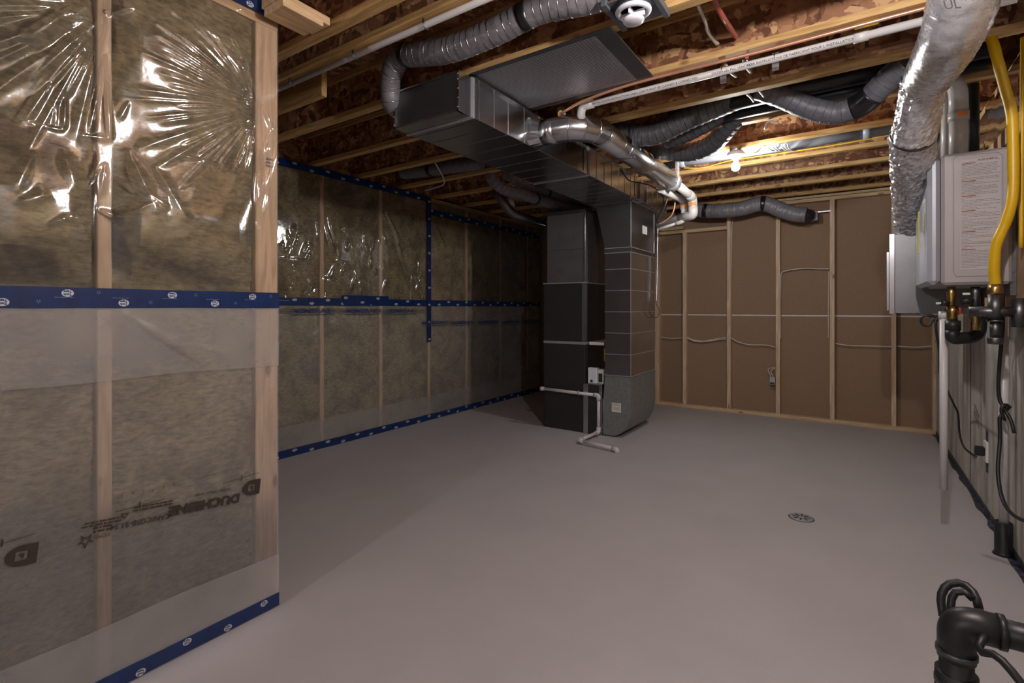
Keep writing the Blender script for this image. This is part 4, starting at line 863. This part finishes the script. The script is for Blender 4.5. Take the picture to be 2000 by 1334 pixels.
wire([XP(1305,384,-1.5),XP(1298,405,-1.55),XP(1288,425,-1.7),XP(1284,440,xw)], 'grey wire curling from the white vent pipes to the return duct', .004, 'wire_coil')
# ------------------------------------------------------------------ white vent pipes behind round duct
def patch(q, r, h, par):
    a0 = math.atan2(-q.y, -q.x); n = 8; vs = []
    for i in range(n+1):
        a = a0+(i/n-.5)*1.3
        for k, rr in ((-1,r),(1,r),(1,r-.002),(-1,r-.002)): vs.append((q.x+rr*math.cos(a), q.y+rr*math.sin(a), q.z+k*h))
    fs = [(4*i+j,4*i+(j+1)%4,4*i+4+(j+1)%4,4*i+4+j) for i in range(n) for j in range(4)]+[(0,1,2,3),(4*n+3,4*n+2,4*n+1,4*n)]
    MB().add(vs, fs).build('printed_label','orange_label',par)
va = empty('vent_pipe', YP(1350,400,5.0), 'white plastic vent pipe, right one of the pair under the round duct end', 'pipe')
PA = [YP(1322,368,4.9),YP(1352,386,5.25),YP(1354,420,5.25),YP(1332,428,5.3),YP(1286,436,5.45)]
P_ = [Vector((xr_+.03,4.60,zr-.01)), PA[1], PA[2]+Vector((0,0,0)), YP(1286,437,5.5)]
MB().sweep(arc_pts(P_[:],.12,8), .040, 24).build('pipe','pvc_white',va)
MB().sweep(arc_pts([P_[1]+(P_[0]-P_[1]).normalized()*.15,P_[1],P_[1]+(P_[2]-P_[1])*.5],.10,8), .047, 24).build('elbow','pvc_white',va)
MB().sweep(arc_pts([P_[2]+(P_[1]-P_[2])*.45,P_[2],P_[2]+(P_[3]-P_[2]).normalized()*.18],.12,8), .047, 24).build('elbow','pvc_white',va)
q = (P_[1]+P_[2])/2+Vector((0,0,.02)); patch(q, .0484, .018, va)
vb = empty('vent_pipe', YP(1335,400,5.2), 'white plastic vent pipe on the left of the pair under the round duct end', 'pipe')
Q_ = [Vector((xr_-.07,4.55,zr-.075)), YP(1335,391,5.35), YP(1337,424,5.35)]
MB().sweep(arc_pts(Q_,.1,8), .034, 24).build('pipe','pvc_white',vb)
MB().sweep(arc_pts([Q_[1]+(Q_[0]-Q_[1]).normalized()*.13,Q_[1],Q_[1]+(Q_[2]-Q_[1])*.55],.08,8), .040, 24).build('elbow','pvc_white',vb)
q = Q_[1]+(Q_[2]-Q_[1])*.38; patch(q, .0414, .016, vb)
sp = empty('drain_pipe', YP(1305,445,5.3), 'thin white drain pipe slung just below the white vent pipes', 'pipe')
MB().sweep([YP(1286,448,5.3),YP(1322,436,5.3)], .015, 16).build('pipe','pvc_white',sp); MB().sweep(arc_pts([YP(1320,437,5.3),YP(1333,433,5.3),YP(1340,424,5.32)],.04), .021, 16).build('elbow','pvc_white',sp)
cable([YP(1317,383,5.2),YP(1318,400,5.2),YP(1312,420,5.2),YP(1298,432,5.2),YP(1287,438,5.2)], .008, 'copper_metal', 'short copper tube curling down beside the white vent pipes', 'copper_tube', 'pipe', 12)
# ------------------------------------------------------------------ copper and white pipe along the joist
cp = cable([(-1.42,2.95,2.50),YP(1098,226,2.86),YP(1112,212,2.80),YP(1150,193,2.79),YP(1250,160,2.788),YP(1500,97,2.788),YP(1745,32,2.788),(.6,2.79,2.602)], .0085, 'copper_metal', 'long copper tube running under a joist to the right from the round duct', 'copper_tube', 'pipe', 12)
cable([YP(1094,228,2.86),YP(1090,222,2.85),YP(1096,216,2.84),YP(1100,222,2.86),YP(1094,232,2.87)], .006, 'cable_yellow', 'yellow wire wound round the left end of the copper tube', 'wire', 'wire')
cn = empty('condensate_pipe', (-.4,2.874,2.585), 'long white printed plastic pipe slung under a joist next to the copper tube', 'pipe')
xs = YP(1150,203,2.874).x
MB().sweep(arc_pts([(xs-.055,2.874,2.47),(xs-.05,2.874,2.585),(.55,2.874,2.585)],.04), .0195, 18).build('pipe','pvc_white',cn)
MB().sweep(arc_pts([(xs-.055,2.874,2.50),(xs-.05,2.874,2.585),(xs+.03,2.874,2.585)],.05), .026, 18).build('elbow','pvc_white',cn)
x = YP(1682,60,2.874).x; MB().sweep([(x-.03,2.874,2.585),(x+.03,2.874,2.585)], .0245, 18).build('coupling','pvc_white',cn)
x = YP(1692,44,2.82).x; MB().sweep([(x-.045,2.80,2.603),(x+.045,2.80,2.603)], .0125, 12).build('tape_wrap','cable_yellow',cn)
tl = ['SEE INSTALLATION INSTRUCTIONS 636', 'ALL JOINTS MUST BE CLEANED & CONNECTED', 'SYSTEM 636 PVC VENTING', 'VOIR INSTRUCTIONS DE FABRICANT POUR L INSTALLATION']
for i,uu in enumerate((1195,1300,1430,1560)):
    x = YP(uu,160,2.874).x; text(tl[i], .017, 'ink_black', cn, (x,2.874-.0175,2.585-.0095), (1,0,0), (0,-.5,.86))
x = YP(1380,130,2.874).x
for uu in (1413,1515):
    x = YP(uu,125,2.9).x; q_ = empty('pipe_strap', (x,2.9,2.6), ['bent metal strap below the printed white pipe, at its middle','bent metal strap holding the printed white pipe, toward the foil duct'][uu > 1450], 'strap')
    MB().box(x-.016,x+.016,2.895,2.898,2.53,2.622).sweep([(x,2.874+.022*math.cos(a),2.585+.022*math.sin(a)) for a in np.linspace(-.2,3.3,10)], .003, 6).build('strap','galv',q_)
    MB().lathe((x,2.894,2.545), [(.004,0),(.003,-.002)], 8, (0,1,0)).build('screw','galv_bright',q_)
# stubs of white pipe and elbow right at the round duct start
st2 = empty('pipe_elbow', (-1.6,2.86,2.5), 'white pipe elbow poking up behind the start of the round duct', 'pipe')
a_ = YP(1100,235,2.98); MB().sweep(arc_pts([a_+Vector((.01,0,-.06)),a_,a_+Vector((-.03,0.02,.09))],.05), .027, 18).build('elbow','pvc_white',st2)
# white pipe along J2
wj = empty('white_pipe', (-2.5,1.664,2.60), 'long white pipe clipped under the joist left of the trunk duct', 'pipe')
MB().sweep([(-3.9,1.668,2.598),(.5,1.668,2.598)], .0145, 16).build('pipe','pvc_white',wj)
for uu,vv in ((572,158),(695,105),(832,42)):
    x = YP(uu,vv,1.668).x; MB().sweep([(x,1.668+.019*math.cos(a),2.598+.019*math.sin(a)) for a in np.linspace(-3.6,.5,12)], .0028, 6).box(x-.006,x+.006,1.648,1.651,2.60,2.635).build('clip','galv_dull',wj)
# ------------------------------------------------------------------ round air valve in box
c = ZP(1237,26,2.56)
av = empty('air_valve', c, 'round white air valve with a centre disc, in a dark box by the ceiling', 'vent')
MB().lathe(c, [(.074,.012),(.076,.006),(.070,0),(.058,-.004),(.052,.004),(.050,.03)], 32).build('rim','valve_white',av)
MB().lathe(c+Vector((0,0,-.030)), [(.001,-.012),(.030,-.011),(.043,-.006),(.046,0),(.043,.006),(.030,.012)], 32).build('centre_disc','valve_white',av)
MB().box(c.x-.003,c.x+.003,c.y-.05,c.y+.05,c.z-.02,c.z+.008).box(c.x-.05,c.x+.05,c.y-.003,c.y+.003,c.z-.02,c.z+.008).build('spokes','valve_white',av)
MB().lathe(c+Vector((0,0,.012)), [(.085,0),(.085,.08),(.06,.085)], 28).build('collar','duct_black',av)
boxo('mounting_plate','plate_dark',av,c.x-.09,c.x+.09,c.y-.08,c.y+.135,c.z+.030,c.z+.036,.002)
for dx in (-.098,.098): boxo('bracket_arm','plate_dark',av,c.x+dx-.012,c.x+dx+.012,c.y-.09,c.y+.15,c.z+.02,c.z+.05,.002)
# ------------------------------------------------------------------ joist-bay cables
for k,(pts) in enumerate(([(1362,8,2.32),(1376,40,2.5),(1387,68,2.66),(1403,86,2.77)],[(1364,10,2.34),(1378,44,2.5),(1382,62,2.6),(1400,87,2.77)])):
    cable([YP(*p) for p in pts], .0075, 'cable_white', ['white cable crossing the joist bay right of the air valve, straighter strand','white cable crossing the joist bay right of the air valve, bowed strand'][k])
cable([YP(1393,-6,2.3),YP(1410,30,2.45),YP(1424,52,2.6),YP(1437,72,2.76)], .012, 'pex_red', 'red plastic water tube crossing the joist bay near the top', 'water_tube', 'pipe', 12)
cable([YP(1459,112,2.86),YP(1461,128,3.0),YP(1468,143,3.2)], .009, 'pex_red', 'short red tube hanging behind the printed white pipe', 'water_tube', 'pipe', 10)
for k,pts in enumerate(([(1417,125,2.90),(1427,142,3.0),(1438,150,3.15)],[(1452,118,2.90),(1458,132,3.0),(1466,142,3.15)],[(1457,182,3.38),(1466,190,3.5),(1472,198,3.6)],[(1482,176,3.38),(1490,186,3.5),(1495,194,3.6)],[(1494,252,3.95),(1500,238,3.9),(1520,240,3.9)])):
    cable([YP(*p) for p in pts], .0075, 'cable_white', ['white cable end dropping below the printed pipe, left one','white cable end dropping below the printed pipe, beside the red tube','white cable looping under the joist at the black ducts, left one','white cable looping under the joist at the black ducts, right one','small white cable stub between joists above the bulb'][k])
lampw = cable([YP(1455,296,4.40),YP(1465,299,4.42),YP(1478,297,4.45),YP(1486,288,4.50)], .006, 'cable_white', 'white cable looping from the lit lampholder to the joist')
for k,uu in enumerate((1502,1512,1518,1530,1536,1542)):
    cable([YP(uu-4,281,4.52),YP(uu-2,288,4.56),YP(uu+6,294,4.64),YP(uu+14,293,4.8)], .0045, 'cable_white', ['first','second','third','fourth','fifth','last'][k]+' of six white cables draped over the grey drain pipe, counting from the bulb', group='white cables over the grey drain pipe')
cable([YP(1335,328,4.99),YP(1370,328,4.99),YP(1410,318,4.99),YP(1436,312,4.99),YP(1560,294,4.99),YP(1650,280,4.99),YP(1745,262,4.99)], .0065, 'cable_yellow', 'yellow cable stapled along the joist behind the lit bulb', n=10)
qq = XP(880,346,-3.1); qq.z = ZJ-.004; qq.y = min((y-FWD/2 for y in JY), key=lambda y: abs(y-qq.y))
cable([XP(830,372,-3.6),XP(852,366,-3.4),XP(868,355,-3.2),qq], .007, 'cable_white', 'dim pale cable hanging by the top of the left wall')
# ------------------------------------------------------------------ back-wall cables and box
yc_ = YB+.045
def bc(pts, label, r=.006, Y=yc_): return cable([YP(u,v,Y) for u,v in pts], r, 'cable_white', label)
bc([(1290,658),(1310,661),(1333,660)],'white cable between the two leftmost studs of the back wall')
bc([(1341,658),(1355,664),(1375,666),(1398,662),(1418,659)],'white cable sagging between the second and third studs of the back wall, upper strand')
bc([(1341,660),(1360,667),(1380,667),(1400,664),(1418,662)],'white cable sagging between the second and third studs of the back wall, lower strand')
bc([(1427,659),(1440,667),(1462,673),(1495,674),(1514,678)],'white cable running down between the third and fourth studs of the back wall')
bc([(1631,671),(1660,675),(1700,676),(1741,677)],'white cable crossing right of the middle of the back wall, left of the next-to-last stud')
bc([(1751,676),(1785,678),(1821,676)],'white cable in the last bay of the back wall at the right')
bc([(1525,662),(1524,600),(1525,560),(1526,535),(1535,529),(1560,525),(1580,524),(1600,525),(1619,525)],'white cable arching across the fourth bay of the back wall and down its stud')
bc([(1428,655),(1428,560),(1429,470),(1430,435),(1434,424)],'white cable running up the third stud of the back wall',.005)
bc([(1618,660),(1618,600),(1619,530)],'white cable stapled down the left side of the fifth stud',.005)
eb = empty('junction_box', YP(1508,742,YB+.03), 'small open steel junction box on the fourth stud of the back wall', 'box')
a, b3 = YP(1503,735,YB), YP(1514,752,YB)
boxo('box','galv',eb,a.x,b3.x,YB,YB+.06,b3.z,a.z,.002); boxo('opening','ink_black',eb,a.x+.006,b3.x-.006,YB-.001,YB+.001,b3.z+.006,b3.z+.03)
bc([(1506,736),(1500,722),(1505,719),(1514,718)],'outer of two white cables entering the junction box',.005,YB+.03); bc([(1510,736),(1506,726),(1509,721),(1514,720)],'inner of two white cables entering the junction box',.005,YB+.03)
# ------------------------------------------------------------------ condensate trap pipe in front of the furnace
tp = empty('floor_drain_pipe', (-2.2,4.6,0), 'white plastic drain pipe stepping down in front of the furnace onto the floor', 'pipe')
Yp = FY-.06; p0 = YP(1058,762,Yp); p1 = YP(1169,771,Yp); p2 = YP(1169,845,Yp)
p1.z = p0.z*.5+p1.z*.5; p0.z = p1.z+.01; p2 = Vector((p1.x,Yp,.045)); p3 = ZP(1131,860,.035); p4 = ZP(1205,878,.030)
for nm, a, b3 in (('pipe',p0,p1),('pipe',p1,p2),('pipe',p2,p3),('pipe',p3,p4)): MB().sweep([a,b3], .0165, 18).build(nm,'pvc_white',tp)
for c_, a, b3 in ((p1,p0,p2),(p2,p1,p3),(p3,p2,p4)):
    MB().sweep(arc_pts([c_+(a-c_).normalized()*.05,c_,c_+(b3-c_).normalized()*.05],.03), .0225, 18).build('elbow','pvc_white',tp)
MB().sweep([p0+Vector((-.015,0,0)),p0+Vector((.03,0,0))], .0225, 18).build('cap','pvc_white',tp)
MB().sweep(arc_pts([p4-(p4-p3).normalized()*.05,p4,p4+Vector((0,0,-.03))],.02), .0225, 18).build('elbow','pvc_white',tp)
x = YP(1131,768,Yp).x; boxo('bracket','galv',tp,x-.004,x+.004,Yp-.022,FY,p0.z-.03,p0.z+.03,.002)
# ------------------------------------------------------------------ floor drain
c = ZP(1565,1011,.001); dr = empty('floor_drain', (c.x,c.y,0), 'round slotted metal drain cover set in the concrete floor', 'drain')
MB().lathe((c.x,c.y,0), [(.066,0),(.066,.003),(.062,.005),(.020,.0055)], 36).build('cover','drain_grey',dr)
for k in range(8):
    a = math.pi/8*0+k*math.pi/4; ca, sa = math.cos(a), math.sin(a); w_ = .0045
    vs = [(c.x+ca*r-sa*s, c.y+sa*r+ca*s, z) for z in (.0045,.0066) for r,s in ((.018,-w_),(.050,-w_),(.050,w_),(.018,w_))]
    MB().hexa(vs).build('slot','ink_black',dr)
MB().lathe((c.x,c.y,0), [(.072,0),(.071,.001)], 36).build('rim','sealant',dr)
# ------------------------------------------------------------------ black standpipe at right foreground
sp_ = empty('standpipe', (.24,1.55,0), 'thick black plastic pipe with an elbow rising from the floor in the right foreground', 'pipe')
s0 = YP(1868,1212,1.50); s0 = Vector((s0.x,1.50,s0.z)); s1 = Vector((XR-.05,1.16,s0.z+.0)); hz = s0.z
s1 = YP(2100,1272,1.50); s1.y = 1.50
MB().sweep([(s0.x,1.50,0),(s0.x,1.50,hz-.04)], .031, 28).build('pipe','abs_black',sp_)
MB().sweep([(s0.x,1.50,.0),(s0.x,1.50,hz-.115)], .0385, 28).build('rubber_coupling','abs_black',sp_)
MB().sweep(arc_pts([(s0.x,1.50,hz-.085),s0,s0+(s1-s0).normalized()*.075],.045,10), .0345, 28).build('elbow','abs_black',sp_)
MB().sweep([s0+(s1-s0).normalized()*.04,s1], .0285, 28).build('pipe','abs_black',sp_)
for dz in (-.075,-.145): MB().sweep([(s0.x,1.50,hz+dz),(s0.x,1.50,hz+dz+.010)], .0375 if dz > -.1 else .0400, 28).build('clamp_band','steel_dark',sp_)
MB().sweep([s0+(s1-s0).normalized()*.068,s0+(s1-s0).normalized()*.080], .0365, 28).build('rim','abs_black',sp_)
cable([YP(1842,1205,1.58),YP(1838,1165,1.60),YP(1852,1142,1.62),YP(1880,1140,1.62),YP(1903,1160,1.60),YP(1912,1190,1.58)], .009, 'rubber', 'black hose looping over the elbow of the foreground standpipe', n=12)
cable([YP(1857,1200,1.56),YP(1858,1172,1.57),YP(1866,1157,1.58),YP(1884,1156,1.58),YP(1900,1170,1.57)], .008, 'rubber', 'smaller inner loop of black hose over the foreground standpipe', n=12)
cable([YP(1925,1240,1.47),YP(1912,1260,1.45),YP(1918,1274,1.43),YP(1945,1280,1.42),YP(1975,1310,1.40),YP(2010,1355,1.38)], .008, 'rubber', 'black hose drooping from under the foreground standpipe arm', n=12)
